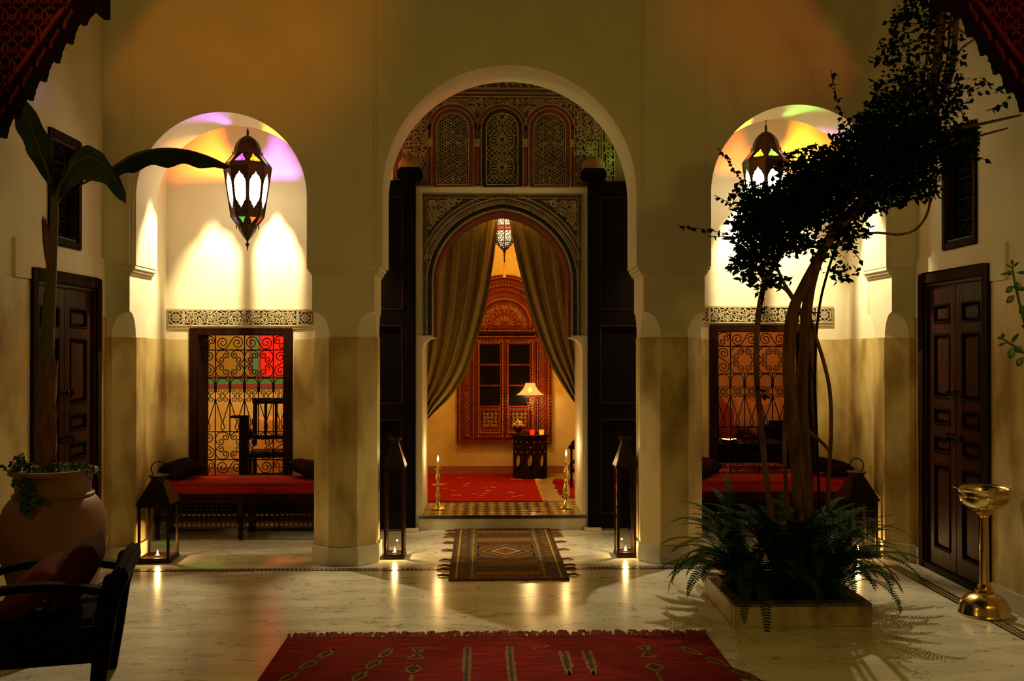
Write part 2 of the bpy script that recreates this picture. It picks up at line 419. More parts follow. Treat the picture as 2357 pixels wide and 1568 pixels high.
side_wall('wall_left', XL, -1, -3.2, 9.0, (6.03, 7.10), 2.09, (6.28, 6.78), (2.27, 3.0), 5.83, 'courtyard side wall with polished tan dado beside the potted banana')
side_wall('wall_right', XR, 1, -3.2, 9.0, (6.11, 7.12), 2.135, (6.29, 6.77), (2.28, 3.09), 5.93, 'courtyard side wall with polished tan dado behind the brass stand')
struct(MB().box(XL-.5, XR+.5, -3.5, -3.2, 0, TOP).build('wall_rear', 'plaster'), 'plain plastered wall behind the photographer')
cg = MB().box(XL-.3, XR+.3, YF+TH, YB+.8, 4.25, 4.4).build('ceiling', 'plaster'); struct(cg, 'plain gallery ceiling behind the arches')

# gallery back wall with two windows and the central doorway
DC = .138                                            # doorway axis
def DX(px): return DC + (px-1156)/261.4
def DZ(py): return 1.6 + (800-py)/261.6
WINS = [(-2.575, -1.715, .40, 1.752), (1.985, 2.900, .40, 1.785)]
wb = setroot('wall_back', 'gallery back wall with two grilled windows and the central arched doorway')
m = MB(); WT = .35
for (x0, x1, z0, z1), xa, xb in ((WINS[0], XL, -.95), (WINS[1], 1.23, XR)):
    m.box(xa, x0, YB, YB+WT, 0, 4.25).box(x1, xb, YB, YB+WT, 0, 4.25).box(x0, x1, YB, YB+WT, 0, z0).box(x0, x1, YB, YB+WT, z1, 4.25)
m.build('wall_body', 'plaster', wb)
JL, JR, AR, AZ, AI = -.566, .842, .60, 2.175, 1.70    # jambs, arch radius, centre height, arch foot height
def pointed(cx, r, zc, zfoot, lift=.03, n=20, off=.08):
    """slightly pointed arch outline from left foot to right foot"""
    R = r + off; h = math.sqrt(R*R-off*off); k = (r+lift)/h
    a1 = math.acos(off/R)
    L = [(cx+off-R*math.cos(t), zc+R*math.sin(t)*k) for t in [a1*i/n for i in range(n+1)]]
    return [(cx-r, zfoot)] + L + [(2*cx-x, z) for x, z in L[-2::-1]] + [(cx+r, zfoot)]
inner = pointed(DC, AR, AZ, AI)
def cusp(s):   # small corbel under the arch foot
    xa = DC + s*AR; xb = JL if s < 0 else JR
    return [(xa + (xb-xa)*t, AI-.02-.10*(1-math.sqrt(max(0, 1-t*t)))) for t in (.0, .25, .5, .7, .85, .95, 1)]
cu_l = cusp(-1); cu_r = cusp(1)
outl = [(-.95, 0), (JL, 0)] + cu_l[::-1] + inner + cu_r + [(JR, 0), (1.23, 0), (1.23, 4.25), (-.95, 4.25)]
MB().prism(outl, YB, YB+.36).build('doorway_wall', 'plaster', wb, smooth=25)
outl2 = [(-.95, 0), (JL, 0), (JL, 2.17)] + arc(DC, 2.17, (JR-JL)/2, PI, 0, 24) + [(JR, 2.17), (JR, 0), (1.23, 0), (1.23, 4.25), (-.95, 4.25)]
MB().prism(outl2, YB+.36, YB+.75).build('inner_arch', 'plaster', wb, smooth=25)
for xa, xb in ((XL, WINS[0][0]-.03), (WINS[0][1]+.03, -.97), (1.25, WINS[1][0]-.03), (WINS[1][1]+.03, XR)):
    MB().box(xa, xb, YB-.010, YB, .14, ZD-.005).build('dado', 'tadelakt', wb, bevel=.004)
for xa, xb in ((XL, -.97), (1.25, XR)):              # zellige skirting: dark ground with round cream tiles
    MB().box(xa, xb, YB-.012, YB, 0, .16).build('skirting', 'brown_paint', wb)
    MB().box(xa, xb, YB-.016, YB-.010, 0, .022).build('skirting_edge', 'black_tile', wb)
    k = MB(); x = xa+.035
    while x < xb-.03:
        for z in (.052, .094, .136):
            k.prism(arc(x, z, .0145, 0, 2*PI, 8)[:-1], YB-.0155, YB-.011)
        x += .042
    tag(k.build('round_tiles', 'stucco', wb), kind='stuff')
mat('room_floor', (.30, .20, .09), .35, col2=(.22, .14, .06), scale=3)
# ------------------------------------------------------------------ threshold step and the three rooms behind
ZR = .12
st = setroot('trim_1', 'raised doorway threshold of marble and glazed tiles')
MB().box(JL-.03, JR+.03, YB-.012, YB+.75, 0, .098).build('riser', 'marble_trim', st, bevel=.003)
def step_mat():
    m = bpy.data.materials.new('step_tiles'); m.use_nodes = True; MATS['step_tiles'] = m; nt = m.node_tree; b = nt.nodes['Principled BSDF']
    tc = nt.nodes.new('ShaderNodeTexCoord'); mp = nt.nodes.new('ShaderNodeMapping'); nt.links.new(tc.outputs['Object'], mp.inputs[0])
    mp.inputs['Rotation'].default_value = (0, 0, PI/4)
    ch = nt.nodes.new('ShaderNodeTexChecker'); ch.inputs['Scale'].default_value = 15
    ch.inputs[1].default_value = (.35, .24, .11, 1); ch.inputs[2].default_value = (.03, .035, .03, 1)
    n = nt.nodes.new('ShaderNodeTexNoise'); n.inputs['Scale'].default_value = 16
    nt.links.new(tc.outputs['Object'], n.inputs[0])
    bp = nt.nodes.new('ShaderNodeBump'); bp.inputs['Strength'].default_value = .35; bp.inputs['Distance'].default_value = .02
    nt.links.new(n.outputs['Fac'], bp.inputs['Height']); nt.links.new(bp.outputs[0], b.inputs['Normal'])
    nt.links.new(mp.outputs[0], ch.inputs[0]); nt.links.new(ch.outputs[0], b.inputs['Base Color']); b.inputs['Roughness'].default_value = .12
step_mat()
MB().box(JL-.03, JR+.03, YB+.0, YB+.78, .098, ZR).build('tile_top', 'step_tiles', st)
x = JL-.03; n = 8; wdt = (JR-JL+.06)/n
tm = MB().box(.0015, wdt-.0015, 0, .03, .097, .123).mesh('edge_tile', 'black_tile', bevel=.003)
for i in range(n): obj('edge_tile', tm, st, (x+i*wdt, YB-.016, 0))

YR = 11.5
def room(name, x0, x1, y0, matw, label, zt=3.9):
    """inner room: floor, ceiling and three walls with a tiled skirting"""
    B = struct(MB().box(x0-.1, x1+.1, YR, YR+.1, 0, zt).build('wall_back_'+name, matw), 'back wall of the '+label)
    for sd, xa, xb in (('left', x0-.1, x0), ('right', x1, x1+.1)):
        struct(MB().box(xa, xb, y0, YR, 0, zt).build('wall_'+sd+'_'+name, matw), sd+' side wall of the '+label)
    struct(MB().box(x0-.1, x1+.1, y0, YR+.1, zt, zt+.1).build('ceiling_'+name, matw), 'ceiling of the '+label)
    struct(MB().box(x0, x1, y0, YR, 0, ZR).build('floor_'+name, 'room_floor'), 'raised floor of the '+label)
    n = int((x1-x0)/.235); tw = (x1-x0)/n
    t = MB().box(.002, tw-.002, -.014, 0, ZR, ZR+.085).mesh('skirting_tile', 'terracotta_tile', bevel=.002)
    for i in range(n): obj('skirting_tile', t, B, (x0+i*tw, YR, 0))
room('salon', -1.25, 1.55, YB+.75, 'gold_plaster', 'golden inner room beyond the central doorway')
room('dining_room', -4.4, -1.4, YB+.35, 'gold_plaster', 'golden lit room with the wall hanging')
room('lounge', 1.7, 4.8, YB+.35, 'ochre_plaster', 'dim orange room behind the tree trunks')

# ------------------------------------------------------------------ side doors and upper windows
def side_door(name, xs, s, ya, yb, zt, label):
    """double leaf door in a side wall; s = +1 right wall, -1 left wall; local x points into the courtyard"""
    D = setroot(name, label, (xs, 0, 0))
    q = -s                                             # towards the courtyard
    fw = .075
    m = MB()
    for (a, b, z0, z1) in ((ya, ya+fw, 0, zt), (yb-fw, yb, 0, zt), (ya+fw, yb-fw, zt-fw, zt)):
        m.box(-q*.08, q*.028, a, b, z0, z1)
    m.build('frame', 'dark_wood', D, bevel=.006)
    m = MB()
    for (a, b, z0, z1) in ((ya+fw, ya+fw+.022, 0, zt-fw), (yb-fw-.022, yb-fw, 0, zt-fw), (ya+fw+.022, yb-fw-.022, zt-fw-.022, zt-fw)):
        m.box(-q*.08, q*.012, a, b, z0, z1)
    m.build('inner_moulding', 'door_wood', D, bevel=.005)
    k = MB(); z = .06
    while z < zt-.03:
        for y in (ya+.012, yb-.012): k._blob((q*.029, y, z), .004, .005, .005, 6, 4)
        z += .028
    tag(k.build('studs', 'bronze', D), kind='stuff')
    MB().box(-q*.08, q*.02, ya+fw, yb-fw, 0, .045).build('threshold', 'black_wood', D)
    ia, ib = ya+fw+.022, yb-fw-.022; mid = (ia+ib)/2; zl = .05; zh = zt-fw-.024
    rows = [(.865, .935), (.60, .83), (.505, .565), (.405, .465), (.06, .365)]
    for a, b in ((ia, mid-.002), (mid+.002, ib)):
        w_ = b-a; lf = MB(); sw = .085
        h = zh-zl
        lf.box(-q*.06, -q*.012, a, a+sw, zl, zh).box(-q*.06, -q*.012, b-sw, b, zl, zh)
        edges = [(0, rows[-1][0])] + [(rows[i+1][1], rows[i][0]) for i in range(len(rows)-2, -1, -1)] + [(rows[0][1], 1)]
        for e0, e1 in edges: lf.box(-q*.06, -q*.012, a+sw, b-sw, zl+h*e0, zl+h*e1)
        lf.box(-q*.06, -q*.045, a+sw, b-sw, zl, zh)
        L = lf.build('leaf', 'door_wood', D, bevel=.003)
        for r0, r1 in rows:
            g = .028
            MB().box(-q*.045, -q*.020, a+sw+g, b-sw-g, zl+h*r0+g, zl+h*r1-g).build('panel', 'door_wood', L, bevel=.008)
            mm = MB()
            y0_, y1_, z0_, z1_ = a+sw, b-sw, zl+h*r0, zl+h*r1; t = .013
            mm.box(-q*.045, -q*.006, y0_, y1_, z0_, z0_+t).box(-q*.045, -q*.006, y0_, y1_, z1_-t, z1_).box(-q*.045, -q*.006, y0_, y0_+t, z0_+t, z1_-t).box(-q*.045, -q*.006, y1_-t, y1_, z0_+t, z1_-t)
            mm.build('panel_moulding', 'dark_wood', L, bevel=.004)
        hy = (b-.04) if b < mid else (a+.04)
        MB().tube([(-q*.012, hy, 1.30), (q*.02, hy, 1.30)], .007, 8)._blob((q*.028, hy, 1.30), .014, .016, .016, 10, 8).tube([(q*.012, hy+.022*math.cos(t), 1.275+.022*math.sin(t)) for t in [2*PI*i/14 for i in range(14)]], .004, 6, closed=True).build('knob', 'bronze', L, smooth=50)
    MB().tube([(q*.004, mid-.10, .985), (q*.004, mid+.13, .985)], .008, 8).box(-q*.014, q*.006, mid-.09, mid-.07, .965, 1.005).box(-q*.014, q*.006, mid+.03, mid+.05, .965, 1.005).box(-q*.014, q*.006, mid+.10, mid+.12, .965, 1.005).build('bolt', 'iron', D, smooth=50)
    return D
side_door('door_1', XL, -1, 6.03, 7.10, 2.09, 'panelled brown double door behind the terracotta pot with the banana plant')
side_door('door_2', XR, 1, 6.11, 7.12, 2.135, 'panelled dark brown double door behind the brass stand')
def upper_window(name, xs, s, ya, yb, z0, z1, label):
    D = setroot(name, label, (xs, 0, 0)); q = -s; fw = .05
    m = MB()
    for (a, b, c, d) in ((ya, ya+fw, z0, z1), (yb-fw, yb, z0, z1), (ya+fw, yb-fw, z1-fw, z1), (ya+fw, yb-fw, z0, z0+fw)):
        m.box(-q*.14, q*.014, a, b, c, d)
    m.build('frame', 'dark_wood', D, bevel=.006)
    m = MB(); fw2 = fw+.016
    for (a, b, c, d) in ((ya+fw, ya+fw2, z0+fw, z1-fw), (yb-fw2, yb-fw, z0+fw, z1-fw), (ya+fw2, yb-fw2, z1-fw2, z1-fw), (ya+fw2, yb-fw2, z0+fw, z0+fw2)):
        m.box(-q*.14, q*.002, a, b, c, d)
    m.build('inner_moulding', 'door_wood', D, bevel=.004)
    MB().box(-q*.16, -q*.12, ya+fw, yb-fw, z0+fw, z1-fw).build('shutter', 'black_wood', D)
    for i in range(1, 4):
        y = ya+fw+(yb-ya-2*fw)*i/4
        MB().tube([(-q*.05, y, z0+fw), (-q*.05, y, z1-fw)], .006, 6).build('bar', 'iron', D)
    for i in range(1, 5):
        z = z0+fw+(z1-z0-2*fw)*i/5
        MB().tube([(-q*.05, ya+fw, z), (-q*.05, yb-fw, z)], .006, 6).build('bar', 'iron', D)
    sp = MB().tube([(0, a, b) for a, b in spiral(0, 0, .040, .010, 0, 3.4*PI, 26)], .0045, 5).mesh('scroll', 'iron', 60)
    for i in range(4):
        for j in range(5):
            o = obj('scroll', sp, D, (-q*.05, ya+fw+(yb-ya-2*fw)*(i+.5)/4, z0+fw+(z1-z0-2*fw)*(j+.5)/5)); o.rotation_euler = (PI*(i+j), 0, 0)
upper_window('window_3', XL, -1, 6.28, 6.78, 2.262, 3.005, 'small dark framed upper window above the door beside the banana plant')
upper_window('window_4', XR, 1, 6.29, 6.77, 2.276, 3.09, 'small dark framed upper window above the door behind the brass stand')

# ------------------------------------------------------------------ grilled windows of the gallery
def grille_window(name, x0, x1, z0, z1, label):
    D = setroot(name, label)
    fo = .045; fw = .072
    m = MB()
    X0, X1, Z1 = x0-.018, x1+.018, z1+.018
    m.box(X0, x0+.06, YB-.018, YB+.30, z0, Z1).box(x1-.06, X1, YB-.018, YB+.30, z0, Z1).box(x0+.06, x1-.06, YB-.018, YB+.30, z1-.045, Z1).box(x0+.06, x1-.06, YB-.018, YB+.30, z0, z0+.05)
    F = m.build('frame', 'dark_wood', D, bevel=.004)
    k = MB(); n = int((Z1-z0)/.022)
    for i in range(n):
        for x in (X0+.012, X1-.012): k._blob((x, YB-.019, z0+.012+i*.022), .006, .006, .007, 6, 4)
    n = int((X1-X0)/.022)
    for i in range(n): k._blob((X0+.012+i*.022, YB-.019, Z1-.012), .007, .006, .006, 6, 4)
    tag(k.build('beading', 'door_wood', F), kind='stuff')
    # iron work; plan units: module = .1265 m
    ox0, ox1, oz0, oz1 = x0+.055, x1-.055, z0+.05, z1-.04
    S = .000853
    YG = YB+.12
    gx = lambda c: (ox0+ox1)/2 + (c-570)*S
    gz = lambda c: oz1 - (c-128)*S
    inx = lambda c: ox0 <= gx(c) <= ox1
    bar = lambda pts, r=.0052: MB().tube([(gx(a), YG, gz(b)) for a, b in pts], r, 6).build('bar', 'iron', D)
    lowest = 128 + (oz1-oz0)/S
    for vx in (270, 570, 868): bar([(vx, 128), (vx, lowest)])
    for vx in (420, 715): bar([(vx, 560), (vx, 1180)])
    for hz in (287, 575, 1135, 1425): bar([(570-(ox1-ox0)/2/S, hz), (570+(ox1-ox0)/2/S, hz)])
    def scroll_mesh(pts, r=.0046):
        return MB().tube([(a*S, 0, -b*S) for a, b in pts], r, 5).mesh('scroll', 'iron', 60)
    def put(me, cx, cz, mx=1, mz=1):
        o = obj('scroll', me, D, (gx(cx), YG, gz(cz))); o.scale = (mx, 1, mz)
    # C-scroll whose two ends curl inwards; opens towards +x +z(down)
    big = arc(0, 0, 70, math.radians(20), math.radians(-290), 26)
    e1 = spiral(38, 14, 36, 9, math.radians(20), math.radians(20)+2.5*PI, 22)
    def C_scroll():
        a0, a1 = math.radians(-30), math.radians(-240)
        body = arc(0, 0, 71, a0, a1, 22)
        p = body[0]; q = body[-1]
        # curl at the start: small spiral tangent inside
        def curl(pt, sgn):
            ang = math.atan2(pt[1], pt[0]); c = (pt[0]*.50, pt[1]*.50); R = 71*.50
            return [(c[0]+(R*(1-.74*t))*math.cos(ang+sgn*2.9*PI*t*.85), c[1]+(R*(1-.74*t))*math.sin(ang+sgn*2.9*PI*t*.85)) for t in [i/20 for i in range(1, 21)]]
        return curl(p, 1)[::-1] + body + curl(q, -1)
    cm = scroll_mesh(C_scroll())
    for row in (431, 1280):
        for col in (420, 718):
            for sx in (1, -1):
                for sz in (1, -1):
                    put(cm, col - sx*76, row - sz*72, sx, sz)
    # S scrolls
    def S_scroll(dx, R):
        a = [(-dx+R*(1-.84*t)*math.cos(math.radians(50+600*t)), R*(1-.84*t)*math.sin(math.radians(50+600*t))) for t in [i/30 for i in range(31)]][::-1]
        return a + [(-x, -z) for x, z in a[::-1]]
    sm = scroll_mesh(S_scroll(74, 66))
    put(sm, 420, 212); put(sm, 718, 212, -1); put(sm, 420, 1500); put(sm, 718, 1500, -1)
    vm = scroll_mesh([(b, a) for a, b in S_scroll(72, 62)])
    for row in (431, 1280): put(vm, 940, row); put(vm, 198, row, -1)
    for row in (212, 1500):
        put(cm, 940, row, -1, 1); put(cm, 198, row, 1, 1)
    # arches, collars, small quatre-scrolls, drops
    am = scroll_mesh([(-66, 75)] + arc(0, 0, 66, PI, 2*PI, 14) + [(66, 75)])
    dm = scroll_mesh(spiral(0, 0, 31, 8, .5*PI, -2.1*PI, 22), .0042)
    drop = scroll_mesh([(-70, -190), (-40, -90), (-6, 20), (-8, 45), (-20, 85), (-10, 108), (0, 112), (10, 108), (20, 85), (8, 45), (6, 20), (40, -90), (70, -190)])
    for mc in (195, 345, 494, 643, 792, 942):
        put(am, mc, 645)
        for sx in (1, -1):
            for sz in (1, -1): put(dm, mc - sx*33, 765 + sz*33, sx, -sz)
        put(drop, mc, 1005)
    col = MB().box(-.011, .011, -.011, .011, -.03, .03).mesh('collar', 'iron', bevel=.003)
    kn = MB()._blob((0, 0, 0), .013, .012, .011, 8, 6).mesh('knot', 'iron', 60)
    for vx in (270, 420, 570, 715, 868):
        obj('collar', col, D, (gx(vx), YG, gz(690))); obj('knot', kn, D, (gx(vx), YG, gz(718))); obj('knot', kn, D, (gx(vx), YG, gz(806)))
    for vx in (345, 494, 643, 792):
        for hz in (287, 575, 1135, 1425): obj('knot', kn, D, (gx(vx), YG, gz(hz)))
    return D
grille_window('window_1', *WINS[0], 'grilled window before the brightly lit room with the wooden chair')
grille_window('window_2', *WINS[1], 'grilled window before the dim orange room, behind the slender tree trunks')

# ------------------------------------------------------------------ carved plaster
def inside_arch(x, z, cx, hw, z0, zt):
    if abs(x-cx) > hw or z < z0: return False
    zs = zt-hw
    return z <= zs or (x-cx)**2+(z-zs)**2 <= hw*hw
def clip_strip(m, p, q, wd, y0, y1, test, n=26):
    run = []
    for i in range(n+1):
        t = i/n; pt = (p[0]+(q[0]-p[0])*t, p[1]+(q[1]-p[1])*t)
        if test(*pt): run.append(pt)
        else:
            if len(run) > 1: m.ribbon([run[0], run[-1]], wd, y0, y1)
            run = []
    if len(run) > 1: m.ribbon([run[0], run[-1]], wd, y0, y1)
def clip_path(m, pts, wd, y0, y1, test):
    run = []
    for p in pts:
        if test(*p): run.append(p)
        else:
            if len(run) > 1: m.ribbon(run, wd, y0, y1)
            run = []
    if len(run) > 1: m.ribbon(run, wd, y0, y1)
def leafshape(m, x, z, a, l, wd, y0, y1):
    pts = [(x+math.cos(a)*l*t+math.cos(a+PI/2)*l*.18*math.sin(PI*t), z+math.sin(a)*l*t+math.sin(a+PI/2)*l*.18*math.sin(PI*t)) for t in (0, .25, .5, .75, 1)]
    m.ribbon(pts, wd, y0, y1, ws=[wd*.3, wd, wd*1.1, wd*.7, wd*.1])
def arabesque(m, bbox, test, cell, y0, y1, rng, mirror=None, wd=None):
    """running scrolls with curled leaves, mirrored about a vertical axis"""
    x0, x1, z0, z1 = bbox; wd = wd or cell*.16
    nx = max(1, round((x1-x0)/cell)); nz = max(1, round((z1-z0)/cell))
    cx_, cz_ = (x1-x0)/nx, (z1-z0)/nz
    pieces = []
    for i in range(nx):
        for j in range(nz):
            x = x0+(i+.5)*cx_; z = z0+(j+.5)*cz_; d = 1 if (i+j) % 2 else -1
            a = rng.uniform(0, 2*PI); r = cell*.46
            pts = [(x+(r*(1-.78*t))*math.cos(a+d*3.1*PI*t), z+(r*(1-.78*t))*math.sin(a+d*3.1*PI*t)) for t in [k/18 for k in range(19)]]
            pieces.append(('p', pts))
            for k in range(4):
                b = a+d*(.5+k*1.45); pieces.append(('l', x+r*.95*math.cos(b), z+r*.95*math.sin(b), b+d*1.0, cell*.42))
    for pc in pieces:
        for fl_ in ((False, True) if mirror is not None else (False,)):
            f_ = (lambda x: 2*mirror-x) if fl_ else (lambda x: x)
            if pc[0] == 'p': clip_path(m, [(f_(x), z) for x, z in pc[1]], wd, y0, y1, test)
            elif test(f_(pc[1]), pc[2]):
                leafshape(m, f_(pc[1]), pc[2], (PI-pc[3]) if fl_ else pc[3], pc[4]*.85, cell*.19, y0, y1)
def resample(pts, step):
    L = [0]
    for a, b in zip(pts, pts[1:]): L.append(L[-1]+math.hypot(b[0]-a[0], b[1]-a[1]))
    n = max(2, round(L[-1]/step)); out = []; k = 0
    for i in range(n+1):
        d = L[-1]*i/n
        while k < len(L)-2 and L[k+1] < d: k += 1
        t = (d-L[k])/max(1e-9, L[k+1]-L[k]); a, b = pts[k], pts[k+1]
        out.append((a[0]+(b[0]-a[0])*t, a[1]+(b[1]-a[1])*t))
    return out
def offs(pts, d):
    o_ = []
    for i in range(len(pts)):
        a, b = pts[max(i-1, 0)], pts[min(i+1, len(pts)-1)]; dx, dz = b[0]-a[0], b[1]-a[1]; l = math.hypot(dx, dz) or 1
        o_.append((pts[i][0]-dz/l*d, pts[i][1]+dx/l*d))
    return o_
def latticeband(m, path, half, step, wd, y0, y1, test=lambda x, z: True, kind='x'):
    P = resample(path, step); A, B = offs(P, half), offs(P, -half)
    if kind == 'x':
        for ph in (0, 1):
            clip_path(m, [(A if (i+ph) % 2 else B)[i] for i in range(len(P))], wd, y0, y1, test)
    elif kind == 'rope':
        for i in range(len(P)-1):
            if test(*P[i]): m.ribbon([A[i], P[i], B[i+1]], wd*1.6, y0, y1, ws=[wd*.6, wd*2.2, wd*.6])
    elif kind == 'scallop':
        for i in range(0, len(P)-1):
            a, b, c, d = A[i], A[i+1], B[i], B[i+1]
            if not test(*P[i]): continue
            mid = ((c[0]+d[0])/2, (c[1]+d[1])/2)
            m.ribbon([a, (c[0]*.6+P[i][0]*.4, c[1]*.6+P[i][1]*.4), mid, (d[0]*.6+P[i+1][0]*.4, d[1]*.6+P[i+1][1]*.4), b], wd, y0, y1)
rng = random.Random(3)
# surround of the doorway arch
y_b, y_o = YB-.004, YB-.014
hwF, zF, zfoot = .706, 2.955, 1.705
def arch_poly_outside():
    ip = pointed(DC, AR+.006, AZ, zfoot)
    return [(DC-hwF, zfoot)] + ip + [(DC+hwF, zfoot), (DC+hwF, zF), (DC-hwF, zF)]
MB().ribbon(resample(pointed(DC, AR-.010, AZ, AI-.01), .03), .022, YB-.006, YB+.365).build('arch_lining', 'red_paint', wb, smooth=40)
pnl = MB().prism(arch_poly_outside(), y_b, YB+.002).build('stucco_surround', 'dark_paint', wb)
MB().box(JL-.055, JL, YB-.010, YB, .13, zfoot).box(JR, JR+.05, YB-.010, YB, .13, zfoot).build('jamb_strip', 'plaster', wb)
m = MB()
for e, wd in ((0, .014), (.04, .008)):
    h = hwF-e-.004
    m.ribbon([(DC-h, zfoot), (DC-h, zF-e-.004), (DC+h, zF-e-.004), (DC+h, zfoot)], wd, y_o-.002, y_b)
    for s_ in (-1, 1): pass
latticeband(m, [(DC-hwF+.025, zfoot+.02), (DC-hwF+.025, zF-.024), (DC+hwF-.025, zF-.024), (DC+hwF-.025, zfoot+.02)], .017, .022, .005, y_o, y_b)
m.build('lattice_border', 'stucco_dim', pnl)
lim = lambda x, z: abs(x-DC) < hwF-.046 and z < zF-.046
m = MB()
for rr, wd in ((.010, .012), (.062, .010), (.112, .010), (.152, .008)):
    clip_path(m, resample(pointed(DC, AR+rr, AZ, zfoot), .012), wd, y_o-.003, y_b, lambda x, z: abs(x-DC) < hwF-.02 and z < zF-.02)
latticeband(m, pointed(DC, AR+.036, AZ, zfoot), .021, .034, .006, y_o, y_b, kind='scallop')
latticeband(m, pointed(DC, AR+.087, AZ, zfoot), .021, .022, .006, y_o, y_b, test=lim, kind='rope')
latticeband(m, pointed(DC, AR+.132, AZ, zfoot), .017, .022, .005, y_o, y_b, test=lim)
m.build('arch_bands', 'stucco_dim', pnl)
def span_test(x, z):
    if abs(x-DC) > hwF-.056 or z > zF-.056: return False
    return math.hypot(x-DC, (z-AZ)/1.03) > AR+.175 and z > AZ
m = MB(); arabesque(m, (DC-hwF+.05, DC, 2.35, zF-.05), span_test, .085, y_o, y_b, rng, mirror=DC)
arabesque(m, (DC-hwF+.05, DC, 2.25, zF-.05), span_test, .05, y_o+.003, y_b, rng, mirror=DC, wd=.006)
m.build('arabesque', 'stucco_dim', pnl)
for s_ in (-1, 1):
    MB().box(DC+s_*(hwF-.040), DC+s_*(hwF-.010), y_o-.002, y_b, DZ(760), DZ(690)).build('green_inset', 'green_paint', pnl, bevel=.003)
# upper field with three blind windows
up = MB().box(DX(905), DX(1440), YB-.003, YB+.002, DZ(431), DZ(165)).build('stucco_field', 'brown_paint', wb)
yb2, yo2 = YB-.003, YB-.014
m = MB()
for z in (DZ(431)+.004, DZ(223), DZ(214), DZ(203)): m.ribbon([(DX(905), z), (DX(1440), z)], .010, yo2, yb2)
for x_ in (984, 1322, 1381, 1386, 1415, 928): m.ribbon([(DX(x_), DZ(429)), (DX(x_), DZ(224))], .008, yo2, yb2)
m.build('stucco_rails', 'stucco_dim', up)
mm = MB()
arabesque(mm, (DX(1326), DX(1379), DZ(418), DZ(226)), lambda x, z: DX(1326) < x < DX(1378) and DZ(418) < z < DZ(228), .075, yo2, yb2, rng)
arabesque(mm, (DX(930), DX(982), DZ(418), DZ(226)), lambda x, z: DX(930) < x < DX(982) and DZ(418) < z < DZ(228), .075, yo2, yb2, rng)
arabesque(mm, (DX(1388), DX(1414), DZ(418), DZ(226)), lambda x, z: DX(1388) < x < DX(1413) and DZ(418) < z < DZ(228), .075, yo2, yb2, rng)
arabesque(mm, (DX(990), DX(1156), DZ(201), DZ(170)), lambda x, z: z < DZ(170) or True, .09, yo2, yb2, rng, mirror=DX(1156))
BW = [(1042, 35.5, 248, 262, 'red_paint'), (1155.3, 35.5, 248, 262, 'black_tile'), (1264.7, 35.5, 248, 262, 'red_paint')]
def in_span(x, z):
    if not (DX(988) < x < DX(1320) and DZ(262) < z < DZ(226)): return False
    return all(math.hypot(x-DX(c), z-(DZ(248)-.20)) > .215 for c, *_ in BW)
arabesque(mm, (DX(988), DX(1156), DZ(275), DZ(226)), in_span, .055, yo2, yb2, rng, mirror=DX(1155.3))
tag(mm.build('arabesque', 'stucco_dim', up))
for x0_, x1_ in ((986, 996), (1092, 1104), (1202, 1214), (1311, 1320)):
    MB().box(DX(x0_), DX(x1_), yo2-.004, yb2, DZ(425), DZ(342)).build('colonnette', 'red_paint', up, bevel=.006)
    mcap = MB().box(DX(x0_)-.006, DX(x1_)+.006, yo2-.008, yb2, DZ(339), DZ(336)).box(DX(x0_)-.006, DX(x1_)+.006, yo2-.008, yb2, DZ(324), DZ(321)).box(DX(x0_), DX(x1_), yo2-.004, yb2, DZ(336), DZ(324))
    mcap.build('capital', 'stucco_dim', up)
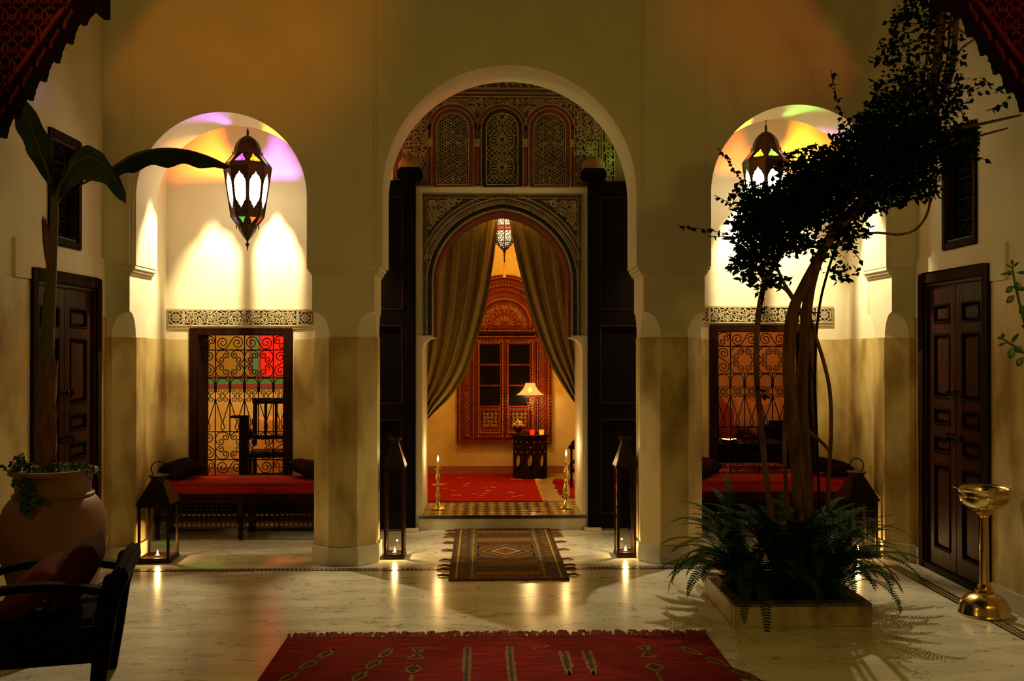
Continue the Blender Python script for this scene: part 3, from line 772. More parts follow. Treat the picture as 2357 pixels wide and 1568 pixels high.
for bi, (pc, hwp, zt_, zi_, fm) in enumerate(BW):
    cx_ = DX(pc); hw = hwp/261.4; z0_ = DZ(426); zt = DZ(262); hwo = hw+.045
    sil = lambda h, top, z: [(cx_-h, z)] + arc(cx_, top-h, h, PI, 0, 20) + [(cx_+h, z)]
    W_ = MB().prism(sil(hw, zt, z0_), yb2-.002, YB).build('blind_window', 'dark_paint', up)
    MB().ribbon(sil(hw+.026, zt+.026, z0_-.004)+[(cx_-hw-.026, z0_-.004)], .036, yo2-.002, yb2).build('frame', fm, W_)
    MB().ribbon(sil(hw+.003, zt+.003, z0_)+[(cx_-hw-.003, z0_)], .009, yo2-.006, yb2).ribbon(sil(hw+.048, zt+.048, z0_-.012), .008, yo2-.006, yb2).ribbon(sil(hw+.086, zt+.086, zt-.10), .008, yo2-.006, yb2).build('frame_edge', 'stucco_dim', W_)
    MB().ribbon(sil(hw+.067, zt+.067, zt-.10), .028, yo2-.001, yb2).build('arch_band', 'red_paint', W_)
    t_ = lambda x, z: inside_arch(x, z, cx_, hw, z0_, zt)
    m = MB()
    if bi != 1:
        d = .066
        for th in (PI/2, PI/6, 5*PI/6):
            ux, uz = math.cos(th), math.sin(th); nx_, nz_ = -uz, ux
            for k in range(-9, 10):
                for e in (-.16, .16):
                    o_ = (k+e)*d; c_ = (cx_+nx_*o_, (z0_+zt)/2+nz_*o_)
                    clip_strip(m, (c_[0]-ux*.6, c_[1]-uz*.6), (c_[0]+ux*.6, c_[1]+uz*.6), .0058, yo2, yb2-.002, t_, 90)
        for a_ in range(-1, 2):
            for b_ in range(6):
                px_, pz_ = cx_+a_*.075+(.0375 if b_ % 2 else 0), z0_+.05+b_*.105
                if t_(px_, pz_): m.prism(arc(px_, pz_, .013, 0, 2*PI, 8)[:-1], yo2, yb2-.002)
    else:
        for k, cz_ in enumerate((.155, .40, .60)):
            c_ = (cx_, z0_+cz_)
            for rr in (.022, .108): clip_path(m, arc(c_[0], c_[1], rr, 0, 2*PI, 28), .006, yo2, yb2-.002, t_)
            for q in range(16):
                a_ = 2*PI*q/16
                pts = [(c_[0]+r_*math.cos(a_+w_), c_[1]+r_*math.sin(a_+w_)) for r_, w_ in ((.024, 0), (.055, -.16), (.082, -.16), (.106, 0), (.082, .16), (.055, .16), (.024, 0))]
                clip_path(m, pts, .0045, yo2, yb2-.002, t_)
        for k in range(-6, 7):
            for th in (PI/4, -PI/4):
                for zc in (z0_+.28, z0_+.02, z0_+.5):
                    clip_strip(m, (cx_+k*.045-.07, zc-.07*math.tan(th)), (cx_+k*.045+.07, zc+.07*math.tan(th)), .0045, yo2, yb2-.002, t_, 20)
    tag(m.build('lattice', 'stucco_dim', W_))
# friezes above the grilled windows
def frieze(x0, x1, z0, z1, sq, par):
    F = MB().box(x0-.012, x1+.012, YB-.014, YB, z0-.03, z1+.012).build('frieze', 'stucco', par, bevel=.003)
    y0_, y1_ = YB-.022, YB-.013
    MB().box(x0, x1, YB-.0155, YB-.013, z0, z1).build('ground', 'dark_paint', F)
    m = MB()
    m.ribbon([(x0, z0), (x1, z0), (x1, z1), (x0, z1)], .010, y0_, y1_, closed=True)
    for xq in (x0+sq, x1-sq): m.ribbon([(xq, z0), (xq, z1)], .012, y0_, y1_)
    arabesque(m, (x0+sq+.012, (x0+x1)/2, z0+.012, z1-.012), lambda x, z: x0+sq+.008 < x < x1-sq-.008 and z0+.008 < z < z1-.008, .062, y0_, y1_, random.Random(5), mirror=(x0+x1)/2, wd=.0085)
    for cx_ in (x0+sq/2, x1-sq/2):
        cz_ = (z0+z1)/2; h = sq*.42
        for a_ in range(4):
            t = a_*PI/4
            m.ribbon([(cx_+h*math.cos(t), cz_+h*math.sin(t)), (cx_-h*math.cos(t), cz_-h*math.sin(t))], .006, y0_, y1_)
        m.ribbon(arc(cx_, cz_, h*.95, 0, 2*PI, 20)[:-1], .008, y0_, y1_, closed=True); m.ribbon(arc(cx_, cz_, h*.5, 0, 2*PI, 8)[:-1], .012, y0_, y1_, closed=True)
        m.ribbon([(cx_-h, cz_-h), (cx_+h, cz_-h), (cx_+h, cz_+h), (cx_-h, cz_+h)], .007, y0_, y1_, closed=True)
    m.build('carving', 'stucco', F)
frieze(-2.775, -1.515, 1.79, 1.925, .14, wb)
frieze(1.83, 3.06, 1.82, 1.955, .14, wb)

# ------------------------------------------------------------------ tall doorway leaves folded back, pivot hoods and stones
def big_leaf(name, x0, x1, hinge, label):
    D = setroot(name, label)
    y0, y1 = YB-.085, YB-.03
    z0, z1 = .02, 3.05
    m = MB(); rows = [0, .34, .62, 1.02, 1.96, 2.40, 3.03]; sw = .10
    m.box(x0, x0+sw, y0, y1, z0, z1).box(x1-sw, x1, y0, y1, z0, z1)
    zs = [.02, .14, .98, 1.10, 1.80, 1.92, 2.92, 3.05]
    for i in range(0, 8, 2): m.box(x0+sw, x1-sw, y0, y1, zs[i], zs[i+1])
    m.build('leaf_frame', 'black_wood', D, bevel=.004)
    for i in range(1, 7, 2):
        MB().box(x0+sw, x1-sw, y0+.022, y1-.01, zs[i], zs[i+1]).build('panel', 'black_wood', D)
        t = .02; a, b, c, d = x0+sw, x1-sw, zs[i], zs[i+1]
        MB().box(a, b, y0-.004, y0+.022, c, c+t).box(a, b, y0-.004, y0+.022, d-t, d).box(a, a+t, y0-.004, y0+.022, c+t, d-t).box(b-t, b, y0-.004, y0+.022, c+t, d-t).build('moulding', 'dark_wood', D, bevel=.005)
    MB().tube([(hinge, (y0+y1)/2, .0), (hinge, (y0+y1)/2, 3.12)], .03, 10).build('pivot_post', 'black_wood', D, smooth=40)
    return D
big_leaf('door_3', -1.32, -.625, -.648, 'tall black wooden doorway leaf folded back on the bright window side')
big_leaf('door_4', .885, 1.62, .915, 'tall black wooden doorway leaf folded back on the planter side of the doorway')
for hx in (-.665, .93):
    H = MB().box(hx-.105, hx+.105, YB-.20, YB, 3.055, 3.15).build('pivot_hood', 'black_wood', wb, bevel=.02)
    cap = MB(); vs = []
    prof = [(1, 0), (.97, .05), (.88, .085), (.70, .115), (.45, .138), (.2, .15), (.001, .155)]
    cap.lathe([(r*.105, z*.78) for r, z in prof], 20, (hx, YB-.10, 3.15))
    cap.build('cap', 'hood_clay', H, smooth=50)
for hx in (-.66, .925):
    MB().box(hx-.075, hx+.075, YB-.125, YB-.01, 0, .03).build('pivot_stone', 'marble_trim', wb, bevel=.008)
# ------------------------------------------------------------------ point helper: a picture point at a real depth
_f, _cx, _cy, _yw, _pt = 2250.0, 1178.5, 784.0, math.radians(1.48), math.radians(.4)
def at(px, py, Y):
    v = Vector(((px-_cx)/_f, 1, -(py-_cy)/_f))
    v = Matrix.Rotation(-_yw, 3, 'Z') @ (Matrix.Rotation(_pt, 3, 'X') @ v)
    return Vector((0, 0, 1.6)) + v * (Y/v.y)

# ------------------------------------------------------------------ hanging lanterns
lampglass('white_pane', (.92, .88, .78), (1, .86, .55), 10)
lampglass('violet_deep_pane', (.04, .018, .12), (.28, .07, .95), .8)
lampglass('orange_deep_pane', (.18, .035, .004), (1, .28, .02), 1.0)
lampglass('green_deep_pane', (.02, .07, .012), (.10, .75, .10), .7)
lampglass('red_deep_pane', (.15, .006, .003), (1, .04, .015), .8)
lampglass('violet_pane', (.16, .05, .60), (.28, .07, .95), .8)
lampglass('orange_pane', (1, .17, .01), (1, .28, .02), 1.0)
lampglass('green_pane', (.09, .40, .06), (.10, .75, .10), .7)
lampglass('red_pane', (1, .04, .015), (1, .04, .015), .8)
lampglass('amber_pane', (1, .40, .015), (1, .5, .03), 1.0)
def holed_quad(m, g, quad, outline, ctr):
    """metal facet (quad of 3D corners bl, br, tr, tl) with a hole of the given uv outline; returns pane points in 3D"""
    bl, br, tr, tl = [Vector(q) for q in quad]
    M3 = lambda u, v: (bl*(1-u)+br*u)*(1-v) + (tl*(1-u)+tr*u)*v
    P = [(.5+u, v) for u, v in outline] + [(.5-u, v) for u, v in outline[::-1] if abs(u) > 1e-6]
    cu, cv = .5, ctr
    angs = sorted(set([round(math.atan2(v-cv, u-cu), 5) for u, v in P] + [round(math.atan2(v-cv, u-cu), 5) for u, v in ((0, 0), (1, 0), (1, 1), (0, 1))]))
    inn = []; outr = []
    for a in angs:
        dx, dz = math.cos(a), math.sin(a); best = .02
        for i in range(len(P)):
            (x1, z1), (x2, z2) = P[i], P[(i+1) % len(P)]
            ex, ez = x2-x1, z2-z1; den = dx*ez-dz*ex
            if abs(den) < 1e-9: continue
            t = ((x1-cu)*ez-(z1-cv)*ex)/den; s = ((x1-cu)*dz-(z1-cv)*dx)/den
            if t > 0 and -1e-4 <= s <= 1+1e-4: best = max(best, t) if best == .02 else min(best, t)
        inn.append((cu+dx*best, cv+dz*best))
        ts = []
        if dx > 1e-9: ts.append((1-cu)/dx)
        if dx < -1e-9: ts.append((0-cu)/dx)
        if dz > 1e-9: ts.append((1-cv)/dz)
        if dz < -1e-9: ts.append((0-cv)/dz)
        t = min(ts); outr.append((cu+dx*t, cv+dz*t))
    n = len(angs)
    m.add([M3(*p) for p in inn]+[M3(*p) for p in outr], [(i, n+i, n+(i+1) % n, (i+1) % n) for i in range(n)])
    return [M3(*p) for p in inn]
OGEE = [(0, .16), (.05, .20), (.15, .225), (.19, .265), (.33, .32), (.37, .40), (.37, .66), (.33, .72), (.25, .755), (.215, .795), (.12, .82), (.055, .845), (0, .885)]
TREF = [(0, .22), (.31, .22), (.33, .40), (.24, .47), (.20, .64), (.10, .70), (.06, .84), (0, .93)]
TRI = [(0, .12), (.08, .36), (.20, .62), (.30, .86), (0, .86)]
def hanging_lantern(name, loc, label, cols, rot=0):
    """loc = bottom tip"""
    T = thing(name, label, 'lantern', loc, rot)
    u = .00115; Z = lambda y: (1005-y)*u
    R1, R2, R3, R4 = 96*u, 163*u, 112*u, 72*u
    v8 = lambda r, y: [Vector((r*math.cos(PI/4*k), r*math.sin(PI/4*k), Z(y))) for k in range(8)]
    m = MB()
    rings = [v8(R1, 330), v8(R2, 412), v8(R2, 428), v8(R3, 770), v8(R4, 826)]
    panes = []
    for k in range(8):
        j = (k+1) % 8
        a = holed_quad(m, 0, (rings[1][k], rings[1][j], rings[0][j], rings[0][k]), TREF, .42); panes.append(('up', k, a))
        m.add([rings[2][k], rings[2][j], rings[1][j], rings[1][k]], [(0, 1, 2, 3)])
        a = holed_quad(m, 0, (rings[3][k], rings[3][j], rings[2][j], rings[2][k]), OGEE, .52); panes.append(('mid', k, a))
        a = holed_quad(m, 0, (rings[4][k], rings[4][j], rings[3][j], rings[3][k]), TRI, .62); panes.append(('low', k, a))
    m.build('body', 'bronze', T)
    m = MB()
    for k in range(8): m.tube([rings[0][k], rings[1][k]], .004, 5).tube([rings[2][k], rings[3][k]], .0045, 5).tube([rings[3][k], rings[4][k]], .004, 5)
    for r in (R2, ): m.tube(v8(r+.002, 420), .006, 5, closed=True)
    m.tube(v8(R3+.002, 770), .004, 5, closed=True).tube(v8(R4+.002, 826), .005, 5, closed=True).tube(v8(R1+.002, 330), .006, 5, closed=True)
    m.build('ribs', 'bronze', T)
    dome = MB().lathe([(R1, Z(330)), (R1*.99, Z(312)), (R1*.94, Z(285)), (R1*.80, Z(250)), (R1*.58, Z(222)), (R1*.32, Z(205)), (.012, Z(195))], 8)
    dome.build('dome', 'bronze', T, smooth=20)
    MB().lathe([(.012, Z(198)), (.007, Z(188)), (.014, Z(178)), (.006, Z(170)), (.013, Z(162)), (.005, Z(152)), (.003, Z(143))], 10).build('finial', 'bronze', T, smooth=50)
    MB().lathe([(.002, Z(1005)), (.006, Z(998)), (.004, Z(985)), (.015, Z(966)), (.017, Z(958)), (.006, Z(946)), (.010, Z(935)), (R4*.45, Z(905)), (R4*.80, Z(865)), (R4*.96, Z(830)), (R4, Z(826))], 8).build('bowl', 'bronze', T, smooth=20)
    fin = MB().lathe([(.006, 0), (.003, .006), (.006, .012), (.002, .02), (.001, .028)], 6).mesh('spike', 'bronze', 50)
    for k in range(8):
        obj('spike', fin, T, (rings[0][k].x*1.06, rings[0][k].y*1.06, Z(330)))
        o = obj('spike', fin, T, (rings[4][k].x*1.05, rings[4][k].y*1.05, Z(830))); o.scale = (1, 1, -1.2)
    for kind, k, pts in panes:
        c = sum(pts, Vector())/len(pts); ins = [p*1.0 - Vector((c.x, c.y, 0))*.012 for p in pts]
        mn = 'white_pane' if kind == 'mid' else (cols[0][k] if kind == 'up' else cols[1][k])
        MB().add([c*1.0 - Vector((c.x, c.y, 0))*.012]+ins, [(0, 1+i, 1+(i+1) % len(ins)) for i in range(len(ins))]).build(mn.split('_')[0]+'_pane', mn, T)
    zt = 4.25-loc[2]; ch = MB(); z = Z(143)-.004; i = 0
    while z < zt:
        ring = [(.009*math.cos(t) if i % 2 else 0, 0 if i % 2 else .009*math.cos(t), z+.012+.016*math.sin(t)) for t in [2*PI*q/8 for q in range(8)]]
        ch.tube(ring, .0022, 4, closed=True); z += .026; i += 1
    tag(ch.build('chain', 'bronze', T), kind='stuff')
    L = light('lantern_bulb', 'POINT', (0, 0, 0), 245, (1, .84, .50), .016); L.parent = T; L.location = (0, 0, Z(395))
    return T
VD, OD, GD, RD = 'violet_deep_pane', 'orange_deep_pane', 'green_deep_pane', 'red_deep_pane'
V, O_, G, R_, A_ = 'violet_pane', 'orange_pane', 'green_pane', 'red_pane', 'amber_pane'
# facet k spans angles 45k..45(k+1); facets 5 and 6 look at the courtyard
hanging_lantern('hanging_lantern', (-1.934, 7.95, 2.382), 'lit octagonal hanging lantern with violet and orange top panes, near the banana leaf tip',
                ([OD, V, O_, GD, OD, V, O_, GD], [R_, V, O_, G, V, G, O_, R_]), math.radians(13.7))
hanging_lantern('hanging_lantern', (2.289, 7.95, 2.44), 'lit octagonal hanging lantern with amber and green top panes, half hidden by the bougainvillea',
                ([OD, A_, OD, G, RD, A_, G, VD], [O_, R_, G, R_, R_, R_, R_, O_]), math.radians(-16))

# ------------------------------------------------------------------ floor lanterns with tea lights
clearglass('pane_glass', (.88, .86, .78), .16)
def tealight(loc, label, group='tea lights in the floor lanterns', e=4.2):
    T = thing('tea_light', label, 'candle', loc, 0, group)
    MB().lathe([(.019, 0), (.0195, .014), (.0185, .014), (.0185, .011), (.001, .011)], 16).build('cup', 'silver', T, smooth=40)
    MB().lathe([(.018, .0), (.018, .0115), (.0001, .0125)], 16).build('wax', 'wax', T, smooth=40)
    MB().lathe([(.0008, .012), (.0062, .019), (.0072, .025), (.0048, .036), (.0006, .052)], 8).build('flame', 'flame', T, smooth=60)
    L = light('tea_flame', 'POINT', (0, 0, 0), e, (1, .62, .22), .008); L.parent = T; L.location = (0, 0, .068)
    return T
def floor_lantern(loc, w_, zb, zr, zn, ring, label, rot=0, group=None):
    T = thing('floor_lantern', label, 'lantern', loc, rot, group); h = w_/2; p = .011
    MB().box(-h-.006, h+.006, -h-.006, h+.006, 0, .028).build('base', 'bronze', T, bevel=.004)
    for sx in (-1, 1):
        for sy in (-1, 1):
            MB().box(sx*h, sx*(h-p*1.7), sy*h, sy*(h-p*1.7), .026, zb).build('post', 'bronze', T, bevel=.002)
    for nm_, za_, zc_ in (('top_frame', zb-.014, zb+.004), ('bottom_frame', .026, .036)):
        m = MB()
        for s_ in (-1, 1): m.box(-h, h, s_*h, s_*(h-p), za_, zc_).box(s_*h, s_*(h-p), -h+p, h-p, za_, zc_)
        m.build(nm_, 'bronze', T)
    gl = h-.006
    for s_ in (-1, 1):
        MB().add([(-gl, s_*gl, .03), (gl, s_*gl, .03), (gl, s_*gl, zb), (-gl, s_*gl, zb)], [(0, 1, 2, 3)]).build('pane', 'pane_glass', T)
        MB().add([(s_*gl, -gl, .03), (s_*gl, gl, .03), (s_*gl, gl, zb), (s_*gl, -gl, zb)], [(0, 1, 2, 3)]).build('pane', 'pane_glass', T)
    e = h+.010; t = h*.40
    vs = [(-e, -e, zb), (e, -e, zb), (e, e, zb), (-e, e, zb), (-e, -e, zb+.008), (e, -e, zb+.008), (e, e, zb+.008), (-e, e, zb+.008), (-t, -t, zr), (t, -t, zr), (t, t, zr), (-t, t, zr)]
    MB().add(vs, [(0, 1, 5, 4), (1, 2, 6, 5), (2, 3, 7, 6), (3, 0, 4, 7), (4, 5, 9, 8), (5, 6, 10, 9), (6, 7, 11, 10), (7, 4, 8, 11), (8, 9, 10, 11)]).build('roof', 'bronze', T)
    MB().lathe([(t*1.2, zr-.004), (t*1.25, zr+.02), (t*1.55, zr+.03), (t*1.6, zr+.038), (t*1.2, zr+.044), (t*.5, zn), (.001, zn+.004)], 20).build('neck', 'bronze', T, smooth=40)
    MB().tube([(ring*math.cos(a), 0, zn-.012+ring*.92+ring*math.sin(a)) for a in [-.42*PI+1.84*PI*i/24 for i in range(25)]], .0042, 6).build('handle', 'iron', T, smooth=60)
    return T
L1 = (-2.469, 7.432, 0); L2 = (-.70, 7.49, 0); L3 = (1.064, 7.50, 0); L4 = (2.862, 7.50, 0)
floor_lantern(L1, .232, .425, .60, .645, .056, 'wide bronze glass lantern at the wall end of the bench with the bright window', .0)
floor_lantern(L2, .150, .685, .87, .905, .045, 'tall slim bronze lantern beside the pillar next to the bench with the bright window', -.02)
floor_lantern(L3, .148, .685, .87, .905, .045, 'tall slim bronze lantern beside the pillar next to the fern planter', .03)
floor_lantern(L4, .232, .425, .60, .645, .056, 'wide bronze glass lantern half hidden behind the ferns', .08)
for (x, y, z), lb in ((L1, 'lit tea light in the wide lantern by the bench, in open view'), (L2, 'lit tea light in the slim lantern on the banana plant side of the doorway'), (L3, 'lit tea light in the slim lantern on the planter side of the doorway'), (L4, 'lit tea light in the lantern behind the ferns')):
    tealight((x, y-.02, .028), lb)

# ------------------------------------------------------------------ benches with cushions
def pillow_mesh(w_, d, h, n=14):
    vs = []; fs = []
    for s_ in (1, -1):
        for i in range(n+1):
            for j in range(n+1):
                a, b = 2*i/n-1, 2*j/n-1
                pin = 1-.10*(1-a*a)*abs(b)**3 ; pin2 = 1-.10*(1-b*b)*abs(a)**3
                z = s_*h/2*(max(0, (1-a**4)*(1-b**4))**.55)
                vs.append((a*w_/2*pin2, b*d/2*pin, z))
    o_ = (n+1)**2
    for i in range(n):
        for j in range(n):
            p = i*(n+1)+j; fs.append((p, p+n+1, p+n+2, p+1)); fs.append((o_+p, o_+p+1, o_+p+n+2, o_+p+n+1))
    return MB().add(vs, fs)
def bench(x0, x1, label, glabel):
    y0, y1, zb, zt = 8.17, 8.565, .155, .385
    T = thing('bench', label, 'bench', ((x0+x1)/2, (y0+y1)/2, 0))
    h = (x1-x0)/2; d = (y1-y0)/2; mid = (-2.045 - (x0+x1)/2) if x0 < 0 else (2.42-(x0+x1)/2)
    MB().box(-h, h, -d-.008, d, zt-.035, zt).build('top_rail', 'dark_wood', T, bevel=.006)
    MB().box(-h, h, -d, -d+.035, zb, zb+.04).box(-h, h, d-.035, d, zb, zb+.04).build('bottom_rail', 'dark_wood', T, bevel=.005)
    MB().box(-h, h, -d+.006, -d+.028, zt-.075, zt-.035).build('apron', 'dark_wood', T, bevel=.004)
    MB().box(-h, h, d-.02, d-.01, zb, zt).build('back_board', 'black_wood', T)
    for x in (-h+.03, mid, h-.03):
        for y in (-d+.02, d-.02):
            MB().box(x-.022, x+.022, y-.02, y+.02, zb-.01, zt-.03).lathe([(.014, 0), (.02, .012), (.024, .04), (.016, .06), (.026, .09), (.018, .11), (.03, .148)], 10, (x, y, 0)).build('leg', 'dark_wood', T, smooth=35)
    for a, b in ((-h+.055, mid-.025), (mid+.025, h-.055)):
        m = MB(); nx = max(2, round((b-a)/.042)); sx = (b-a)/nx; zz0 = zb+.04; zz1 = zt-.075; nz = 4; sz = (zz1-zz0)/nz
        yy = -d+.017
        for i in range(nx+1): m.tube([(a+i*sx, yy, zz0), (a+i*sx, yy, zz1)], .005, 5)
        for j in range(nz+1): m.tube([(a, yy, zz0+j*sz), (b, yy, zz0+j*sz)], .005, 5)
        for i in range(nx+1):
            for j in range(nz+1): m._blob((a+i*sx, yy, zz0+j*sz), .0125, .0125, .0125, 7, 5)
        tag(m.build('turned_lattice', 'dark_wood', T, smooth=60), kind='stuff')
    return T
def mattress(x0, x1, label):
    y0, y1, z0, z1 = 8.155, 8.57, .385, .482
    cxm, cym = (x0+x1)/2, (y0+y1)/2
    T = thing('bench_cushion', label, 'cushion', (cxm, cym, z0)); h = (x1-x0)/2; d = (y1-y0)/2; H = z1-z0
    m = MB(); prof = [(-d+.012, 0), (-d, .012), (-d-.004, H*.45), (-d, H-.014), (-d+.014, H), (-d*.4, H+.012), (d*.3, H+.014), (d-.012, H+.004), (d, H-.014), (d, .01), (d-.01, 0)]
    m.prism(prof, -h, h, 'x'); m.build('pad', 'red_cloth', T, smooth=50)
    MB().tube([(-h, -d-.002, H-.012), (h, -d-.002, H-.012)], .0035, 6).tube([(-h, -d-.002, .012), (h, -d-.002, .012)], .0035, 6).build('piping', 'red_cloth', T, smooth=60)
    return T
bench(XL+.03, -1.36, 'low dark wooden bench with turned lattice front under the bright grilled window', '')
mattress(XL+.035, -1.365, 'long red seat cushion on the bench under the bright grilled window')
bench(1.66, XR-.03, 'low dark wooden bench under the dim grilled window behind the ferns', '')
mattress(1.665, XR-.035, 'long red seat cushion on the bench behind the tree trunks')
def pillow(loc, w_, d, h, rot, label, mt='black_cloth', group=None, name='pillow', par_smooth=60):
    o = pillow_mesh(w_, d, h).build(name, mt, None, smooth=par_smooth); o.location = loc; o.rotation_euler = rot
    return tag(o, label, 'pillow', group)
pillow((-2.585, 8.36, .572), .30, .30, .13, (.10, -.22, .75), 'dark pillow at the wall end of the bench, behind the wide lantern')
pillow((-1.50, 8.36, .572), .30, .30, .13, (.10, .22, .75), 'dark pillow at the bench end behind the free standing pillar')
pillow((1.83, 8.36, .572), .30, .30, .13, (.10, -.22, .75), 'dark pillow on the red cushion beside the pillar near the slim lantern')
pillow((2.97, 8.36, .572), .32, .32, .13, (.10, .22, .75), 'dark pillow on the red cushion above the fern side lantern')

# ------------------------------------------------------------------ curtains of the central doorway
def curtain(inner, xo, label, mir):
    Y0 = 9.42; T = thing('curtain', label, 'curtain', (at(xo, 900, Y0).x, Y0, ZR))
    base = Vector(T.location)
    IN = smoothpath([at(px, py, Y0) for px, py in inner], 8); n = len(IN)
    nu = 72; vs = []; fs = []
    zo0, zo1 = at(xo, 455, Y0).z, at(xo, 925, Y0).z; x_o = at(xo, 700, Y0).x
    for i in range(n):
        v = i/(n-1)
        po = Vector((x_o, Y0, zo0+(zo1-zo0)*v))
        for j in range(nu+1):
            u = j/nu
            p = po.lerp(IN[i], u)
            amp = .065*(1-.45*v)
            ph = u*2*PI*5.5 + .9*math.sin(3*v+u*5) + mir
            y = amp*math.sin(ph) + .35*amp*math.sin(2.3*ph+1.2) + .05*(1-u)*v
            sag = .05*math.sin(PI*u)*v*v
            vs.append((p.x-base.x, y, p.z-sag-base.z))
    for i in range(n-1):
        for j in range(nu): a = i*(nu+1)+j; fs.append((a, a+1, a+nu+2, a+nu+1))
    MB().add(vs, fs).build('drape', 'curtain_cloth', T, smooth=80)
    # hem along the swept lower edge, and the tail gathered at the tie
    hem = [Vector(vs[(n-1)*(nu+1)+j]) for j in range(nu+1)]
    h2 = [p+Vector((0, .012, -.035)) for p in hem]
    MB().add([tuple(p) for p in hem+h2], [(j, j+1, nu+2+j, nu+1+j) for j in range(nu)]).build('hem', 'curtain_hem', T, smooth=80)
    s_ = -1 if xo < 1156 else 1
    m = MB(); pts = []
    for j in range(25):
        a = 2*PI*j/24
    tail = []
    for i, (z, r) in enumerate(((1.02, .03), (.9, .028), (.7, .04), (.4, .055), (.14, .06))):
        for k in range(14):
            a = 2*PI*k/14; rr = r*(1+.25*math.sin(5*a)); tail.append((x_o+s_*.055+rr*math.cos(a)-base.x, rr*math.sin(a)*.6, z-base.z))
    fs = [(i*14+k, i*14+(k+1) % 14, (i+1)*14+(k+1) % 14, (i+1)*14+k) for i in range(4) for k in range(14)]
    MB().add(tail, fs).build('tail', 'curtain_cloth', T, smooth=80)
    MB().tube([(x_o+s_*.055+.05*math.cos(2*PI*k/16)-base.x, .04*math.sin(2*PI*k/16), 1.0-base.z) for k in range(16)], .008, 6, closed=True).build('tie', 'curtain_hem', T, smooth=60)
    MB().box(x_o-.02-base.x, IN[0].x+.01-base.x, -.01, .01, zo0-base.z-.01, zo0-base.z+.015).build('heading', 'curtain_hem', T) if False else None
curtain([(1150, 480), (1144, 530), (1136, 600), (1121, 690), (1102, 770), (1076, 850), (1040, 910), (1000, 950), (984, 966)], 968, 'ochre doorway curtain swept back to the jamb near the lower candle', 0)
curtain([(1166, 480), (1176, 530), (1190, 600), (1212, 690), (1236, 765), (1264, 835), (1296, 890), (1320, 925), (1333, 940)], 1345, 'ochre doorway curtain swept back to the jamb near the chair', 1.3)

# ------------------------------------------------------------------ salon: carved window, lamp table, lantern, rugs
CX5 = 1161.3; S5 = 195.4
def WX(c): return .2055 + ((1040+c/3.824)-CX5)/S5
def WZ(c): return 1.6 + (800-(620+c/3.824))/S5
y5 = YR
w5 = setroot('window_5', 'carved red wooden arched window with dark panes behind the lamp table')
cxw = WX(464); hw5 = (WX(880)-WX(48))/2; zap = WZ(50)
sil5 = lambda h, zt, zb: [(cxw-h, zb)] + arc(cxw, zt-h, h, PI, 0, 28) + [(cxw+h, zb)]
MB().prism(sil5(hw5, zap, WZ(1535)), y5-.03, y5).build('backboard', 'carved_wood', w5)
def goldband(par, path, half, step, kind='scallop', wd=.009):
    m = MB(); latticeband(m, path, half, step, wd, y5-.058, y5-.028, kind=kind); tag(m.build('carving', 'carved_gold', par)); return m
fr = MB().ribbon(sil5(hw5-.022, zap-.022, WZ(1535)+.02)+[(cxw-hw5+.022, WZ(1535)+.02)], .044, y5-.05, y5-.02).build('outer_frame', 'carved_wood', w5)
goldband(fr, sil5(hw5-.024, zap-.024, WZ(1520)), .013, .038)
for d_, mt_ in ((.085, 'dark_wood'), (.135, 'carved_wood'), (.19, 'dark_wood')):
    MB().ribbon(sil5(hw5-d_, zap-d_, WZ(600)), .012, y5-.048, y5-.02).build('arch_moulding', 'carved_wood', w5)
b_ = MB().ribbon(sil5(hw5-.11, zap-.11, WZ(560)), .034, y5-.044, y5-.02).build('arch_band', 'carved_wood', w5); goldband(b_, sil5(hw5-.11, zap-.11, WZ(560)), .012, .036)
b_ = MB().ribbon(sil5(.315, WZ(262), WZ(505)), .036, y5-.046, y5-.02).build('arch_band', 'carved_wood', w5); goldband(b_, sil5(.315, WZ(262), WZ(505)), .012, .026, 'rope', .005)
ty = MB().prism([(cxw-.28, WZ(505))]+arc(cxw, WZ(505), .28, PI, 0, 24)[1:], y5-.036, y5-.02).build('tympanum', 'carved_wood', w5)
m = MB()
for k in range(11):
    a = PI*(k+.5)/11
    for r0, r1 in ((.05, .13), (.15, .19)): m.ribbon([(cxw+r0*math.cos(a), WZ(500)+r0*math.sin(a)), (cxw+(r0+r1)/2*math.cos(a), WZ(500)+(r0+r1)/2*math.sin(a)), (cxw+r1*math.cos(a), WZ(500)+r1*math.sin(a))], .01, y5-.042, y5-.034, ws=[.003, .014, .004])
arabesque(m, (cxw-.27, cxw, WZ(505), WZ(290)), lambda x, z: .2 < math.hypot(x-cxw, z-WZ(505)) < .262 and z > WZ(500), .05, y5-.042, y5-.034, random.Random(2), mirror=cxw)
tag(m.build('sun_carving', 'carved_gold', ty))
MB().ribbon([(cxw-.355, WZ(532)), (cxw+.355, WZ(532))], .062, y5-.05, y5-.02).build('lintel', 'carved_wood', w5)
goldband(w5, [(cxw-.35, WZ(532)), (cxw+.35, WZ(532))], .016, .03)
MB().box(cxw-.40, cxw+.40, y5-.075, y5-.02, WZ(572), WZ(556)).build('cornice', 'dark_wood', w5, bevel=.004)
goldband(w5, [(cxw-.36, WZ(588)), (cxw+.36, WZ(588))], .010, .036)
